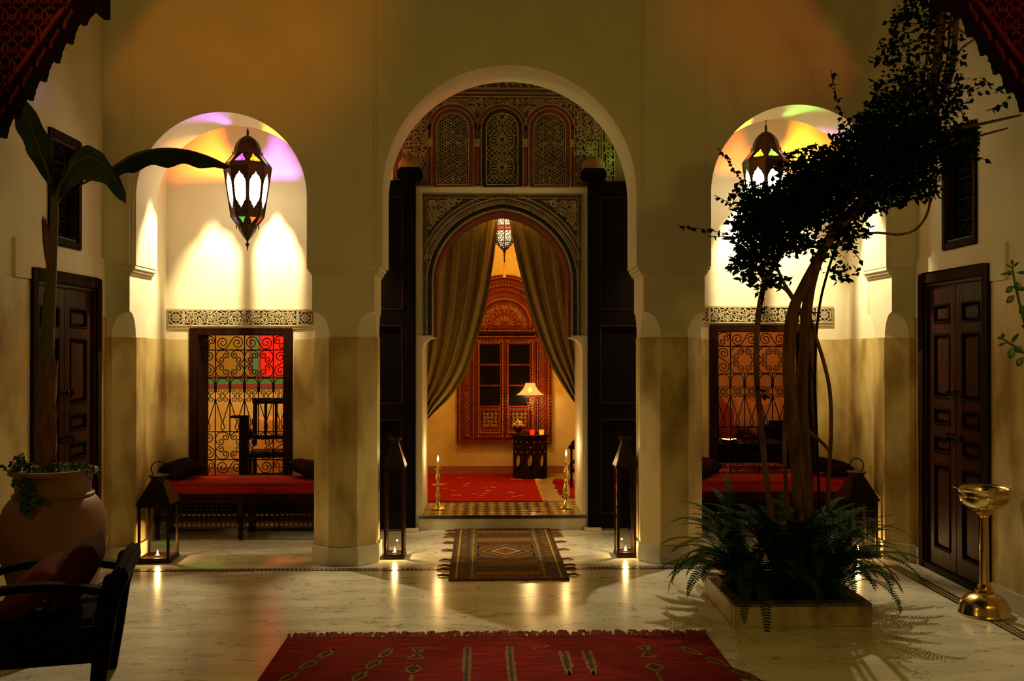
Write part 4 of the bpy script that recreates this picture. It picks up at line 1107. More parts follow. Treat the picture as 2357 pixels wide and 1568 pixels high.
for (a, b, px0, px1) in ((212, 458, 252, 427), (470, 726, 505, 687)):
    L = MB().box(WX(a), WX(b), y5-.046, y5-.03, WZ(1482), WZ(615)).build('leaf', 'carved_wood', w5, bevel=.004)
    for za, zb in ((655, 832), (850, 1015), (1030, 1202)):
        MB().box(WX(px0), WX(px1), y5-.0485, y5-.045, WZ(zb), WZ(za)).build('pane', 'black_pane', L) if 'black_pane' in MATS else None
    goldband(L, [(WX((a+px0)/2), WZ(1470)), (WX((a+px0)/2), WZ(630))], .011, .036)
    goldband(L, [(WX((b+px1)/2), WZ(1470)), (WX((b+px1)/2), WZ(630))], .011, .036)
    for zc in (635, 1222, 1428): goldband(L, [(WX(px0), WZ(zc)), (WX(px1), WZ(zc))], .011, .036)
    for zc in (655, 841, 1022, 1206): MB().box(WX(px0)-.004, WX(px1)+.004, y5-.056, y5-.04, WZ(zc+6), WZ(zc-6)).build('glazing_bar', 'carved_wood', L)
    P = MB().box(WX(px0+15), WX(px1-15), y5-.052, y5-.04, WZ(1395), WZ(1248)).build('panel', 'dark_wood', L, bevel=.004)
    m = MB(); arabesque(m, (WX(px0+22), WX((px0+px1)/2), WZ(1388), WZ(1255)), lambda x, z: True, .04, y5-.058, y5-.05, random.Random(4), mirror=WX((px0+px1)/2)); tag(m.build('arabesque', 'carved_gold', P))
for a, b in ((100, 168), (765, 832)):
    S_ = MB().box(WX(a), WX(b), y5-.042, y5-.03, WZ(1480), WZ(640)).build('shutter', 'carved_wood', w5, bevel=.004)
    MB().box(WX(a+6), WX(b-6), y5-.05, y5-.04, WZ(1062), WZ(1035)).build('rail', 'carved_wood', S_, bevel=.003)
    goldband(S_, [(WX((a+b)/2), WZ(1020)), (WX((a+b)/2), WZ(660))], .018, .05, 'x', .005)
    goldband(S_, [(WX((a+b)/2), WZ(1470)), (WX((a+b)/2), WZ(1080))], .018, .05, 'x', .005)
for c_ in (186, 748): goldband(w5, [(WX(c_), WZ(1480)), (WX(c_), WZ(625))], .010, .036)

light('salon_glow', 'POINT', (.2, 10.15, 3.35), 160, (1, .70, .15), .10)
def octagon_table(loc, label):
    T = thing('side_table', label, 'table', loc, PI/8); R = .205; H = .495
    MB().lathe([(R*1.10, H-.022), (R*1.12, H-.012), (R*1.12, H), (.001, H)], 8).build('top', 'dark_wood', T, bevel=.002)
    m = MB(); inl = []
    A = [Vector((R*math.cos(PI/4*k), R*math.sin(PI/4*k), 0)) for k in range(8)]
    HOLE = [(0, .20), (.14, .25), (.22, .32), (.22, .44), (.14, .51), (0, .58)]
    for k in range(8):
        a, b = A[k], A[(k+1) % 8]; up_ = Vector((0, 0, H-.02))
        pm = MB(); holed_quad(pm, 0, (a, b, b+up_, a+up_), HOLE, .42); P = pm.build('side_panel', 'dark_wood', T)
        dots = MB(); nrm = ((a+b)/2).normalized()
        for v in (.64, .76, .88):
            for u_ in (.25, .5, .75):
                if (v == .76) == (u_ == .5):
                    c = a.lerp(b, u_)+up_*v+nrm*.002; dots._blob(c, .007, .007, .007, 6, 4)
        tag(dots.build('inlay', 'stucco', P), kind='stuff')
    return T
TBX, TBY = .492, 11.12
octagon_table((TBX, TBY, ZR), 'small octagonal dark wooden side table with pierced panels and pale inlay')
ZT_ = ZR+.495
def table_lamp(loc):
    T = thing('table_lamp', 'lit table lamp with flared parchment shade and tall thin metal stem', 'lamp', loc)
    MB().lathe([(.05, 0), (.052, .008), (.02, .018), (.009, .03), (.007, .30), (.011, .31), (.007, .33)], 14).build('stem', 'bronze', T, smooth=40)
    m = MB()
    for z, r in ((.30, .018), (.325, .026), (.35, .034)): m.tube([(r*math.cos(2*PI*k/12), r*math.sin(2*PI*k/12), z) for k in range(12)], .004, 5, closed=True)
    for k in range(4): m.tube([(.008*math.cos(PI/2*k), .008*math.sin(PI/2*k), .27), (.045*math.cos(PI/2*k), .045*math.sin(PI/2*k), .385)], .003, 5)
    m.build('cage', 'brass', T)
    lampglass('shade_parchment', (.50, .26, .07), (1, .46, .10), .95)
    MB().lathe([(.162, .44), (.125, .462), (.088, .50), (.062, .545), (.054, .575)], 12, cap=False).build('shade', 'shade_parchment', T, smooth=30)
    MB().tube([(.164*math.cos(PI/6*k), .164*math.sin(PI/6*k), .44) for k in range(12)], .003, 5, closed=True).build('rim', 'bronze', T)
    MB()._blob((0, 0, .50), .022, .022, .03, 10, 8).build('bulb', 'ember', T, smooth=60)
    L = light('lamp_bulb', 'POINT', (0, 0, 0), 9, (1, .62, .22), .03); L.parent = T; L.location = (0, 0, .44)
table_lamp((TBX+.005, TBY+.06, ZT_))
def fruit(loc):
    T = thing('fruit_bowl', 'dark footed bowl on the octagonal table', 'bowl', loc)
    MB().lathe([(.03, 0), (.028, .008), (.012, .02), (.03, .035), (.06, .06), (.068, .085), (.062, .085), (.05, .06), (.001, .045)], 18).build('bowl', 'bronze', T, smooth=40)
    mat('grape', (.45, .42, .12), .35); mat('apple', (.35, .03, .02), .35)
    g = thing('grape_bunch', 'pale green grapes heaped in the bowl on the octagonal table', 'fruit', (loc[0], loc[1], loc[2]+.075))
    r_ = random.Random(1); bm_ = MB()._blob((0, 0, 0), .016, .016, .016, 8, 6).mesh('grape', 'grape', 60)
    for i in range(34):
        a = r_.uniform(0, 2*PI); q = r_.uniform(0, .055); z = .075*(1-(q/.06)**2)*r_.uniform(.5, 1)
        obj('grape', bm_, g, (q*math.cos(a)-.005, q*math.sin(a), z+.01))
    for dx, dy in ((.042, -.04), (-.01, -.052)):
        ap = MB()._blob((0, 0, 0), .026, .026, .024, 12, 8).build('apple', 'apple', None, smooth=60, loc=(loc[0]+dx, loc[1]+dy, loc[2]+.092)); tag(ap, 'small red apple in the fruit bowl, '+('beside the red votive glass' if dx > 0 else 'under the pale grapes'), 'fruit', 'apples in the fruit bowl')
fruit((TBX-.135, TBY-.05, ZT_))
def votive(loc, col, label):
    T = thing('votive_glass', label, 'candle', loc)
    MB().lathe([(.022, 0), (.025, .004), (.030, .055), (.027, .055), (.022, .008), (.001, .008)], 16).build('glass', col, T, smooth=40)
    MB().lathe([(.02, .008), (.021, .03), (.001, .03)], 14).build('wax', 'ember', T, smooth=40)
votive((TBX+.02, TBY-.12, ZT_), 'red_pane', 'glowing red votive glass on the octagonal table')
votive((TBX+.125, TBY-.10, ZT_), 'orange_pane', 'glowing orange votive glass on the octagonal table')
# hanging pierced lantern of the salon
def salon_lantern(loc):
    T = thing('pierced_lantern', 'pierced metal lantern with a tassel hanging between the doorway curtains', 'lantern', loc)
    mt = lampglass('pierced_glow', (.9, .8, .6), (1, .88, .62), .85); lampglass('ruby_glow', (.8, .1, .06), (.8, .10, .06), .8)
    prof = [(.012, .275), (.03, .30), (.098, .375), (.108, .50), (.108, .86), (.06, 1.0)]
    MB().lathe([(.026, .305), (.094, .375), (.104, .50)], 8).build('lower_glass', 'pierced_glow', T)
    MB().lathe([(.104, .50), (.105, .545)], 8, cap=False).build('ruby_band', 'ruby_glow', T)
    MB().lathe([(.105, .545), (.104, .86), (.05, .98)], 8, cap=False).build('upper_glass', 'pierced_glow', T)
    m = MB(); n8 = 8
    V8 = lambda r, z: [Vector((r*math.cos(PI/4*k), r*math.sin(PI/4*k), z)) for k in range(8)]
    lv = [V8(.030, .30), V8(.098, .375), V8(.108, .50), V8(.109, .545), V8(.108, .86), V8(.055, .98)]
    for k in range(8):
        m.tube([lv[i][k] for i in range(6)], .004, 5)
    for q in lv[1:5]: m.tube(q, .0045, 5, closed=True)
    tag(m.build('ribs', 'bronze', T))
    r_ = random.Random(8); m = MB()
    for i in range(5):
        for k in range(8):
            a, b, c, d = lv[i][k], lv[i][(k+1) % 8], lv[i+1][(k+1) % 8], lv[i+1][k]
            hgt = (d-a).length; nn = max(2, int(hgt/.02))
            for q in range(nn):
                for s_ in range(4):
                    u0, v0 = (s_+.5)/4, (q+.5)/nn
                    p = (a*(1-u0)+b*u0)*(1-v0)+(d*(1-u0)+c*u0)*v0
                    ux = (b-a).normalized(); uz = (d-a).normalized(); rr = .0095; ph = r_.uniform(0, 6)
                    pts = [p+ux*rr*(1-.5*t)*math.cos(ph+4.6*t)+uz*rr*(1-.5*t)*math.sin(ph+4.6*t) for t in [w_/6 for w_ in range(7)]]
                    m.tube(pts, .0040, 4)
    tag(m.build('piercing', 'bronze', T), kind='stuff')
    MB().lathe([(.004, .16), (.008, .17), (.006, .22), (.012, .235), (.007, .25), (.02, .285), (.032, .308)], 10).build('bottom_cap', 'bronze', T, smooth=40)
    mat('tassel', (.55, .22, .03), .8)
    MB().lathe([(.017, 0), (.016, .09), (.010, .125), (.013, .135), (.006, .15), (.003, .17)], 12).build('tassel', 'tassel', T, smooth=40)
    MB().tube([(0, 0, .97), (0, 0, 3.9-loc[2])], .004, 6).build('chain', 'bronze', T)
salon_lantern((at(1161, 639, 10.4).x, 10.4, 2.344))
# rugs in the salon
mat('kilim_red', (.27, .007, .003), .95, col2=(.19, .005, .003), scale=26, stretch=(1, 6, 1), spec=.05)
mat('kilim_mark', (.50, .30, .14), .9)
def tassels(m, p, q, n, ln, rr, z=.004, jit=.3, r_=random.Random(12)):
    p, q = Vector(p), Vector(q); d = (q-p); nrm = Vector((d.y, -d.x, 0)).normalized()
    for i in range(n):
        a = p+d*((i+r_.uniform(-jit, jit)+.5)/n); L_ = ln*r_.uniform(.7, 1.15); w_ = d.normalized()*r_.uniform(-.5, .5)*ln*.7
        m.tube([a+Vector((0, 0, z)), a+nrm*L_*.5+w_*.35+Vector((0, 0, z+r_.uniform(0, .012))), a+nrm*L_+w_+Vector((0, 0, .004))], [rr, rr*1.1, rr*.5], 4)
k1 = thing('kilim', 'red flat woven kilim lying in the lamp lit inner room', 'rug', (0, 0, ZR))
MB().box(-.9, .535, 9.38, 11.42, 0, .006).build('field', 'kilim_red', k1)
m = MB(); r_ = random.Random(4)
for i in range(26):
    x, y = r_.uniform(-.5, .45), r_.uniform(9.6, 11.2); m.box(x-.025, x+.025, y-.008, y+.008, .005, .0068)
tag(m.build('woven_marks', 'kilim_mark', k1), kind='stuff')
m = MB(); tassels(m, (.535, 11.4, 0), (.535, 9.4, 0), 60, -.07, .004, jit=.4); tag(m.build('fringe', 'kilim_mark', k1), kind='stuff')
k2 = thing('kilim', 'red fringed kilim end beside the chair in the inner room', 'rug', (0, 0, ZR))
MB().box(.83, 1.5, 9.55, 10.9, 0, .006).build('field', 'kilim_red', k2)
m = MB(); tassels(m, (.83, 9.6, 0), (.83, 10.85, 0), 26, -.10, .012, jit=.5, r_=random.Random(3)); tag(m.build('fringe', 'kilim_red', k2), kind='stuff')
# ------------------------------------------------------------------ candlesticks on the threshold
def candlestick(loc, prof, hc, label):
    T = thing('candlestick', label, 'candlestick', loc)
    MB().lathe(prof, 24).build('holder', 'brass', T, smooth=35)
    zt = prof[-1][1]
    MB().lathe([(.0095, zt-.01), (.0095, zt+hc), (.004, zt+hc+.002)], 12).build('candle', 'wax', T, smooth=40)
    MB().lathe([(.001, zt+hc), (.0075, zt+hc+.012), (.0085, zt+hc+.020), (.005, zt+hc+.036), (.0008, zt+hc+.056)], 10).build('flame', 'flame', T, smooth=60)
    L = light('candle_flame', 'POINT', (0, 0, 0), 2.8, (1, .62, .22), .012); L.parent = T; L.location = (0, 0, zt+hc+.085)
candlestick((-.446, 8.97, ZR), [(.062, 0), (.064, .006), (.056, .012), (.040, .022), (.026, .040), (.017, .065), (.013, .085), (.020, .105), (.024, .125), (.015, .15), (.010, .185), (.012, .205), (.056, .222), (.058, .226), (.012, .230), (.009, .255), (.020, .28), (.024, .295), (.016, .315), (.010, .335), (.012, .355), (.030, .366), (.031, .371), (.013, .374)], .062, 'turned brass candlestick with wide drip tray and burning candle on the threshold')
candlestick((.73, 8.985, ZR), [(.066, 0), (.067, .008), (.058, .016), (.042, .034), (.026, .058), (.014, .078), (.020, .098), (.036, .125), (.034, .165), (.024, .205), (.015, .235), (.022, .252), (.013, .27), (.018, .30), (.026, .325), (.022, .345), (.014, .37), (.012, .40), (.032, .416), (.033, .421), (.013, .424)], .058, 'taller brass candlestick with bulging stem and burning candle on the threshold')

# ------------------------------------------------------------------ chairs
def chair(loc, rot, label, seatmat='dark_red_cloth', hb=.95, w_=.42):
    T = thing('wooden_chair', label, 'chair', loc, rot); h = w_/2; p = .020
    for sx in (-1, 1):
        MB().box(sx*h-p, sx*h+p, -h-p+.02, -h+p, 0, .44).build('leg', 'black_wood', T, bevel=.004)
        MB().tube([(sx*h, h, 0), (sx*h, h, .45), (sx*h, h+.05, hb)], .024, 6).build('leg', 'black_wood', T)
    MB().box(-h-.02, h+.02, -h-.02, h+.02, .40, .44).build('seat_frame', 'black_wood', T, bevel=.006)
    MB().box(-h, h, -h, h, .44, .485).build('seat', seatmat, T, bevel=.015)
    MB().box(-h-.03, h+.03, h+.03, h+.07, hb-.05, hb+.01).build('top_rail', 'black_wood', T, bevel=.008)
    MB().box(-h, h, h+.005, h+.035, .54, .58).build('lower_rail', 'black_wood', T, bevel=.005)
    for x in (-h*.5, 0, h*.5):
        MB().tube([(x, h+.02, .56), (x, h+.045, hb-.03)], .016, 6).build('slat', 'black_wood', T)
    for sx in (-1, 1): MB().box(sx*h-.01, sx*h+.01, -h, h, .16, .19).build('stretcher', 'black_wood', T)
    MB().box(-h, h, -h-.01, -h+.01, .22, .25).build('stretcher', 'black_wood', T)
chair((1.13, 10.45, ZR+.006), -PI/2-.2, 'dark wooden chair half hidden by the doorway jamb in the inner room', hb=.86)
chair((-2.13, 9.85, ZR), .12, 'dark wooden slatted chair just behind the bright grilled window', 'terracotta')

# ------------------------------------------------------------------ room behind the bright window
light('dining_room_lamp', 'POINT', (-2.7, 10.0, 3.0), 150, (1, .68, .26), .12)
mat('purple_cloth', (.20, .035, .05), .9); mat('green_cloth', (.06, .22, .09), .9); mat('ochre_cloth', (.24, .15, .028), .9); mat('bright_red_cloth', (.75, .012, .008), .9)
yh = 11.485
hang = thing('wall_hanging', 'ochre and red panelled cloth wall hanging with purple and green bands', 'wall hanging', (at(560, 800, yh).x, yh, 1.12))
hx = hang.location.x; PXh = lambda p: at(p, 800, yh).x-hx; PZh = lambda p: at(560, p, yh).z-1.12
def hp(nm, a, b, z0, z1, mt_, y=0.0): MB().box(a, b, -.006-y, .006, z0, z1).build(nm, mt_, hang)
zb1, zb2, zb3 = PZh(893), PZh(884), PZh(872); zb4 = PZh(865); zt_ = 1.6
hp('bottom_band', PXh(300), PXh(900), zb1, zb2, 'purple_cloth'); hp('bottom_band', PXh(300), PXh(900), zb2, zb3, 'green_cloth'); hp('bottom_band', PXh(300), PXh(900), zb3, zb4, 'purple_cloth')
xs_ = [(300, 385, 'bright_red_cloth'), (385, 393, 'purple_cloth'), (393, 405, 'green_cloth'), (405, 413, 'purple_cloth')]
xs_ = [(330, 469, 'bright_red_cloth'), (469, 479, 'purple_cloth'), (479, 573, 'ochre_cloth'), (573, 582, 'purple_cloth'), (582, 594, 'green_cloth'), (594, 602, 'purple_cloth'), (602, 720, 'bright_red_cloth'), (720, 740, 'purple_cloth'), (740, 900, 'ochre_cloth')]
for a, b, mt_ in xs_: hp('panel', PXh(a), PXh(b), zb4, zt_, mt_)
MB().tube([(PXh(330), 0, zt_), (PXh(900), 0, zt_)], .01, 6).build('rod', 'dark_wood', hang)
t = thing('round_table', 'round table under an ochre cloth behind the slatted chair', 'table', (-2.27, 10.75, ZR))
m = MB(); prof = [(.36, 0), (.35, .3), (.335, .68), (.32, .715), (.001, .72)]; vs = []
m.lathe(prof, 40); m.v = [(x*(1+.05*math.sin(9*math.atan2(y, x))*(1-z/.75)), y*(1+.05*math.sin(9*math.atan2(y, x))*(1-z/.75)), z) for x, y, z in m.v]
m.build('cloth', 'ochre_plaster', t, smooth=50); MB().lathe([(.3, .67), (.3, .70)], 24).build('top', 'dark_wood', t)
t = thing('post_stand', 'dark square wooden post stand with a flat top behind the bright window', 'stand', (at(563, 1000, 9.5).x, 9.5, ZR))
MB().box(-.045, .035, -.04, .04, .03, .80).build('post', 'black_wood', t, bevel=.006)
MB().box(-.125, .04, -.05, .05, .80, .822).build('top', 'black_wood', t, bevel=.004)
MB().box(-.10, .10, -.08, .08, 0, .03).build('foot', 'black_wood', t, bevel=.006)
MB().prism([(.03, .70), (.11, .62), (.03, .58)], -.03, .03).build('bracket', 'black_wood', t)

# ------------------------------------------------------------------ lounge behind the dim window
light('lounge_lamp', 'POINT', (2.9, 10.2, 2.6), 40, (1, .50, .14), .10)
light('lounge_candle', 'POINT', (2.55, 10.3, 1.05), 1.2, (1, .5, .15), .03)
mat('sofa_red', (.20, .012, .008), .9); mat('tan_cloth', (.48, .22, .07), .9, col2=(.35, .14, .04), scale=16)
t = thing('sofa', 'low red sofa against the orange lounge wall', 'sofa', (3.0, 11.1, ZR))
MB().box(-1.1, 1.1, -.36, .36, .0, .24).build('base', 'black_wood', t, bevel=.01)
MB().box(-1.1, 1.1, -.37, .25, .24, .42).build('seat', 'sofa_red', t, bevel=.04)
MB().box(-1.1, 1.1, .18, .38, .40, .72).build('backrest', 'sofa_red', t, bevel=.05)
for i, (px, py, mt_, rz, lb) in enumerate(((1668, 972, 'sofa_red', .1, 'plain red'), (1722, 958, 'tan_cloth', .5, 'bright tan'), (1778, 955, 'tan_cloth', -.3, 'broad tan'), (1815, 965, 'tan_cloth', .2, 'small tan'))):
    q = at(px, py, 11.1)
    pillow((q.x, 11.12, q.z), .42, .42, .16, (Matrix.Rotation(1.28, 3, 'X') @ Matrix.Rotation(PI/4+rz, 3, 'Z')).to_euler(), lb+' sofa pillow in the dim orange lounge', mt_, 'sofa pillows in the lounge', 'sofa_pillow')
tb = thing('coffee_table', 'dark low table right behind the dim window grille', 'table', (at(1722, 1000, 9.7).x, 9.7, ZR))
MB().box(-.34, .34, -.25, .25, .51, .54).build('top', 'black_wood', tb, bevel=.006)
MB().box(-.32, .32, -.23, .23, .30, .51).build('apron', 'black_wood', tb, bevel=.004)
for sx in (-1, 1):
    for sy in (-1, 1): MB().box(sx*.3-.025, sx*.3+.025, sy*.21-.025, sy*.21+.025, 0, .31).build('leg', 'black_wood', tb)
zz = ZR+.54; tx = tb.location.x
t = thing('tray', 'shallow silver dish on the dark lounge table', 'dish', (tx-.22, 9.62, zz)); MB().lathe([(.04, 0), (.05, .004), (.095, .03), (.098, .033), (.09, .03), (.001, .008)], 20).build('dish', 'silver', t, smooth=40); MB().lathe([(.03, 0), (.03, .003)], 16).build('foot_ring', 'silver', t)
clearglass('amber_glass', (.9, .62, .3), .2)
t = thing('carafe', 'small glass carafe on the dark lounge table', 'carafe', (tx-.02, 9.64, zz)); MB().lathe([(.045, 0), (.055, .02), (.05, .07), (.022, .10), (.020, .13), (.03, .15)], 18, cap=False).build('glass_body', 'amber_glass', t, smooth=40); MB().lathe([(.042, .004), (.05, .02), (.046, .06), (.001, .06)], 16).build('drink', 'amber_glass', t, smooth=40)
t = thing('candle_glass', 'tall glass candle cylinder on the dark lounge table', 'candle', (tx+.12, 9.66, zz)); MB().lathe([(.035, 0), (.035, .26)], 18, cap=False).build('cylinder', 'amber_glass', t, smooth=40); MB().lathe([(.022, .004), (.022, .20), (.002, .205)], 14).build('candle', 'tan_cloth', t, smooth=40); MB().lathe([(.001, .20), (.006, .215), (.0006, .24)], 8).build('flame', 'ember', t)
t = thing('window_stool', 'red cushioned stool just inside the dim window', 'stool', (2.43, 9.22, ZR)); MB().box(-.42, .42, -.17, .17, .24, .37).build('cushion', 'sofa_red', t, bevel=.04)
MB().box(-.40, .40, -.15, .15, .0, .24).build('base', 'black_wood', t, bevel=.006)
t = thing('lounge_armchair', 'black high sided armchair beside the lounge table', 'armchair', (3.22, 10.15, ZR))
MB().box(-.24, .24, -.24, .24, .0, .42).build('seat_block', 'black_cloth', t, bevel=.04); MB().box(-.26, .26, -.06+.2, .28, .3, .70).build('backrest', 'black_cloth', t, bevel=.05)
for sx in (-1, 1): MB().box(sx*.20, sx*.29, -.24, .26, .06, .52).build('arm', 'black_cloth', t, bevel=.035)

# ------------------------------------------------------------------ rugs in the courtyard
FLAT = Matrix(((1, 0, 0, 0), (0, 0, 1, 0), (0, -1, 0, 0), (0, 0, 0, 1)))      # x,y(thickness),z -> x,z,-y
mat('rug_brown', (.15, .068, .018), .95, col2=(.08, .034, .011), scale=60, stretch=(1, 5, 1), spec=.05); mat('rug_cream', (.36, .26, .12), .95, spec=.05); mat('rug_black', (.018, .012, .010), .95); mat('rug_rust', (.20, .035, .014), .95)
mat('rug_red', (.26, .010, .006), .95, col2=(.11, .005, .005), scale=9, stretch=(.6, 5, 1), bump=.3, bscale=120, spec=.1); mat('rug_fringe', (.22, .028, .014), .95)
rw, rl = .415, .93
rg = thing('entry_rug', 'small brown kilim with cream diamond and side tassels before the doorway step', 'rug', (.148, 7.645, .001), .006)
MB().box(-rw, rw, -rl, rl, 0, .008).build('field', 'rug_brown', rg)
pat = {k: MB() for k in ('rug_cream', 'rug_black', 'rug_rust')}
def lay(k, pts, wd, closed=False, z=.0102): pat[k].ribbon(pts, wd, -z, -.007, closed)
for s_ in (-1, 1):
    for xx, k, wd in ((.40, 'rug_black', .014), (.365, 'rug_cream', .012), (.29, 'rug_black', .016), (.255, 'rug_cream', .010)): lay(k, [(s_*xx, -rl+.02), (s_*xx, rl-.02)], wd)
    y = -rl+.05
    while y < rl-.05:
        lay('rug_black', [(s_*.345, y), (s_*.31, y+.025)], .012); lay('rug_cream', [(s_*.345, y+.03), (s_*.31, y+.03)], .008); lay('rug_cream', [(s_*.278, y+.01), (s_*.232, y+.01)], .012); lay('rug_black', [(s_*.278, y+.035), (s_*.232, y+.035)], .010)
        y += .062
ys = [-.88, -.80, -.74, -.66, -.56, -.48, -.38, -.31, .31, .38, .48, .56, .66, .74, .80, .88]
for i, y in enumerate(ys):
    lay(('rug_black', 'rug_rust', 'rug_cream', 'rug_black')[i % 4], [(-.22, y), (.22, y)], (.03, .022, .008, .014)[i % 4])
    if i % 2:
        n = 16; lay('rug_cream' if i % 4 == 1 else 'rug_black', [(-.22+.44*k/n, y+.045+(.014 if k % 2 else -.014)) for k in range(n+1)], .008)
for sc_, k, wd in ((1, 'rug_black', .016), (.86, 'rug_cream', .008), (.70, 'rug_black', .012), (.5, 'rug_cream', .022), (.30, 'rug_rust', .02)):
    lay(k, [(-.215*sc_, 0), (0, -.27*sc_), (.215*sc_, 0), (0, .27*sc_)], wd, True)
for sx in (-1, 1):
    for sy in (-1, 1):
        for q in (1, .7): lay('rug_black', [(sx*.215, sy*(.06+.1*(1-q))), (sx*.215, sy*.26*q+sy*.02), (sx*(.215-.15*q), sy*.26)], .008)
for k, mb in pat.items():
    mb.xf(FLAT); tag(mb.build('woven_pattern', k, rg), kind='stuff')
for s_ in (-1, 1):
    for y in (-.80, -.62, -.50, -.30, .05, .35, .60, .72, .86):
        m = MB(); r_ = random.Random(int(y*100)+s_)
        for q in range(7): m.tube([(s_*(rw-.01), y+r_.uniform(-.012, .012), .006), (s_*(rw+.05), y+r_.uniform(-.02, .02), .012), (s_*(rw+.065+r_.uniform(0, .03)), y+r_.uniform(-.03, .03), .005)], [.006, .005, .002], 4)
        m.build('tassel', 'rug_rust', rg)
m = MB(); tassels(m, (rw, rl, 0), (-rw, rl, 0), 46, .09, .006, jit=.5, r_=random.Random(6)); tag(m.build('fringe', 'rug_rust', rg), kind='stuff')
m = MB(); m.tube([(-rw, -rl, .008), (rw, -rl, .008)], .010, 6); m.build('end_roll', 'rug_rust', rg)

RX0, RX1, RY0, RY1 = -1.09, 1.215, 3.35, 5.375
rr_ = thing('red_rug', 'large deep red pile rug with tan lozenge motifs and fringed end', 'rug', (0, 0, .001))
MB().box(RX0, RX1, RY0, RY1, 0, .014).build('pile', 'rug_red', rr_)
m = MB(); tassels(m, (RX1-.01, RY1-.01, 0), (RX0+.01, RY1-.01, 0), 190, .125, .0085, z=.010, jit=.6, r_=random.Random(9)); tag(m.build('fringe', 'rug_fringe', rr_), kind='stuff')
rr2 = random.Random(17)
mat('rug_tan', (.24, .135, .045), .95, col2=(.15, .07, .025), scale=60, spec=.1)
def motif(paths, core):
    """woven motif: ragged tan strokes with a dark core; points in metres on the floor"""
    t = MB()
    for p in paths:
        q = resample(p, .022); q = [(x+rr2.uniform(-.004, .004), y+rr2.uniform(-.004, .004)) for x, y in q]
        t.ribbon(q, .022, -.0156, -.013, ws=[.018+rr2.uniform(-.007, .007) for _ in q])
    M_ = t.xf(FLAT).build('motif', 'rug_tan', rr_); tag(M_, kind='stuff')
    k = MB()
    for p in core:
        q = resample(p, .03); k.ribbon(q, .016, -.0160, -.013, ws=[.016+rr2.uniform(-.006, .004) for _ in q])
    tag(k.xf(FLAT).build('motif_core', 'rug_black', M_), kind='stuff')
def loz(x, y, w_, h, ln=0): return [(x, y), (x-w_+ln*.5, y-h/2), (x+ln, y-h), (x+w_+ln*.5, y-h/2), (x, y)]
for x, ln in ((-.80, -.06), (-.50, -.045), (1.02, .09)):
    motif([loz(x, 5.17, .028, .17, ln), loz(x+ln, 5.00, .03, .17, ln), loz(x+2*ln, 4.82, .028, .17, ln), loz(x+3*ln, 4.65, .028, .17, ln)], [[(x+ln*.3, 5.13), (x+ln*.8, 5.04)], [(x+ln*1.3, 4.95), (x+ln*1.8, 4.87)], [(x+ln*2.2, 4.78), (x+ln*2.8, 4.69)]])
for x in (-.36, .83):
    motif([[(x-.05, 5.17), (x+.05, 5.17)], [(x-.03, 5.16), (x, 5.08), (x+.03, 5.16)], [(x, 5.08), (x-.045, 4.99), (x+.045, 4.99), (x, 5.08)], loz(x, 4.90, .045, .13), [(x, 4.77), (x, 4.6)]], [[(x, 5.13), (x, 5.04)], [(x, 4.87), (x, 4.80)]])
for x in (-.10, .12):
    motif([[(x-.012, 5.18), (x-.016, 5.0), (x-.008, 4.7), (x-.012, 4.5)], [(x+.014, 5.18), (x+.012, 5.0), (x+.018, 4.7), (x+.014, 4.5)]], [[(x, 5.15), (x, 4.8), (x+.003, 4.55)]])
for x in (.40, .52):
    motif([[(x-.018, 5.10), (x-.016, 4.85), (x+.0, 4.72)], [(x+.018, 5.10), (x+.020, 4.86), (x+.0, 4.72)]], [[(x, 5.06), (x+.002, 4.84)]])
motif([[(.25, 5.14), (.28, 5.18), (.31, 5.16), (.33, 5.20)]], [[(.26, 5.15), (.28, 5.165)]])

# ------------------------------------------------------------------ brass pedestal bowl
t = thing('pedestal_bowl', 'polished brass bowl on a tall slender brass pedestal beside the dark door', 'stand', (2.985, 5.80, 0))
MB().lathe([(.150, 0), (.152, .010), (.146, .020), (.142, .05), (.128, .082), (.100, .110), (.066, .126), (.048, .132), (.056, .140), (.050, .148), (.034, .152), (.042, .166), (.030, .182)], 40).build('foot', 'brass', t, smooth=35)
MB().lathe([(.029, .175), (.026, .35), (.0235, .58), (.030, .588), (.026, .598)], 20).build('stem', 'brass', t, smooth=35)
MB().lathe([(.024, .59), (.044, .602), (.040, .610), (.060, .620), (.056, .628), (.095, .640), (.118, .656), (.135, .682), (.140, .705), (.143, .707), (.141, .712), (.143, .735), (.152, .748), (.176, .757), (.178, .761), (.172, .762), (.150, .753), (.138, .738), (.134, .70), (.11, .66), (.06, .645), (.001, .642)], 44).build('bowl', 'brass', t, smooth=35)

# ------------------------------------------------------------------ terracotta jar with banana plant
PX_, PY_ = -2.475, 5.66
t = thing('terracotta_jar', 'large round bellied terracotta jar with a rolled rim beside the armchair', 'pot', (PX_, PY_, 0))
MB().lathe([(.165, 0), (.175, .02), (.205, .15), (.245, .30), (.278, .43), (.290, .53), (.284, .62), (.262, .69), (.232, .735), (.212, .752)], 48).build('belly', 'terracotta', t, smooth=50)
MB().lathe([(.205, .745), (.218, .756), (.218, .766), (.204, .774)], 48, cap=False).build('collar', 'terracotta', t, smooth=50)
MB().lathe([(.205, .765), (.200, .80), (.203, .85), (.212, .872), (.232, .880), (.238, .893), (.232, .906), (.216, .908), (.203, .90), (.196, .86), (.001, .855)], 48, cap=False).build('rim', 'terracotta', t, smooth=50)
MB().lathe([(.197, .855), (.15, .875), (.001, .882)], 24).build('soil', 'soil', t, smooth=50)
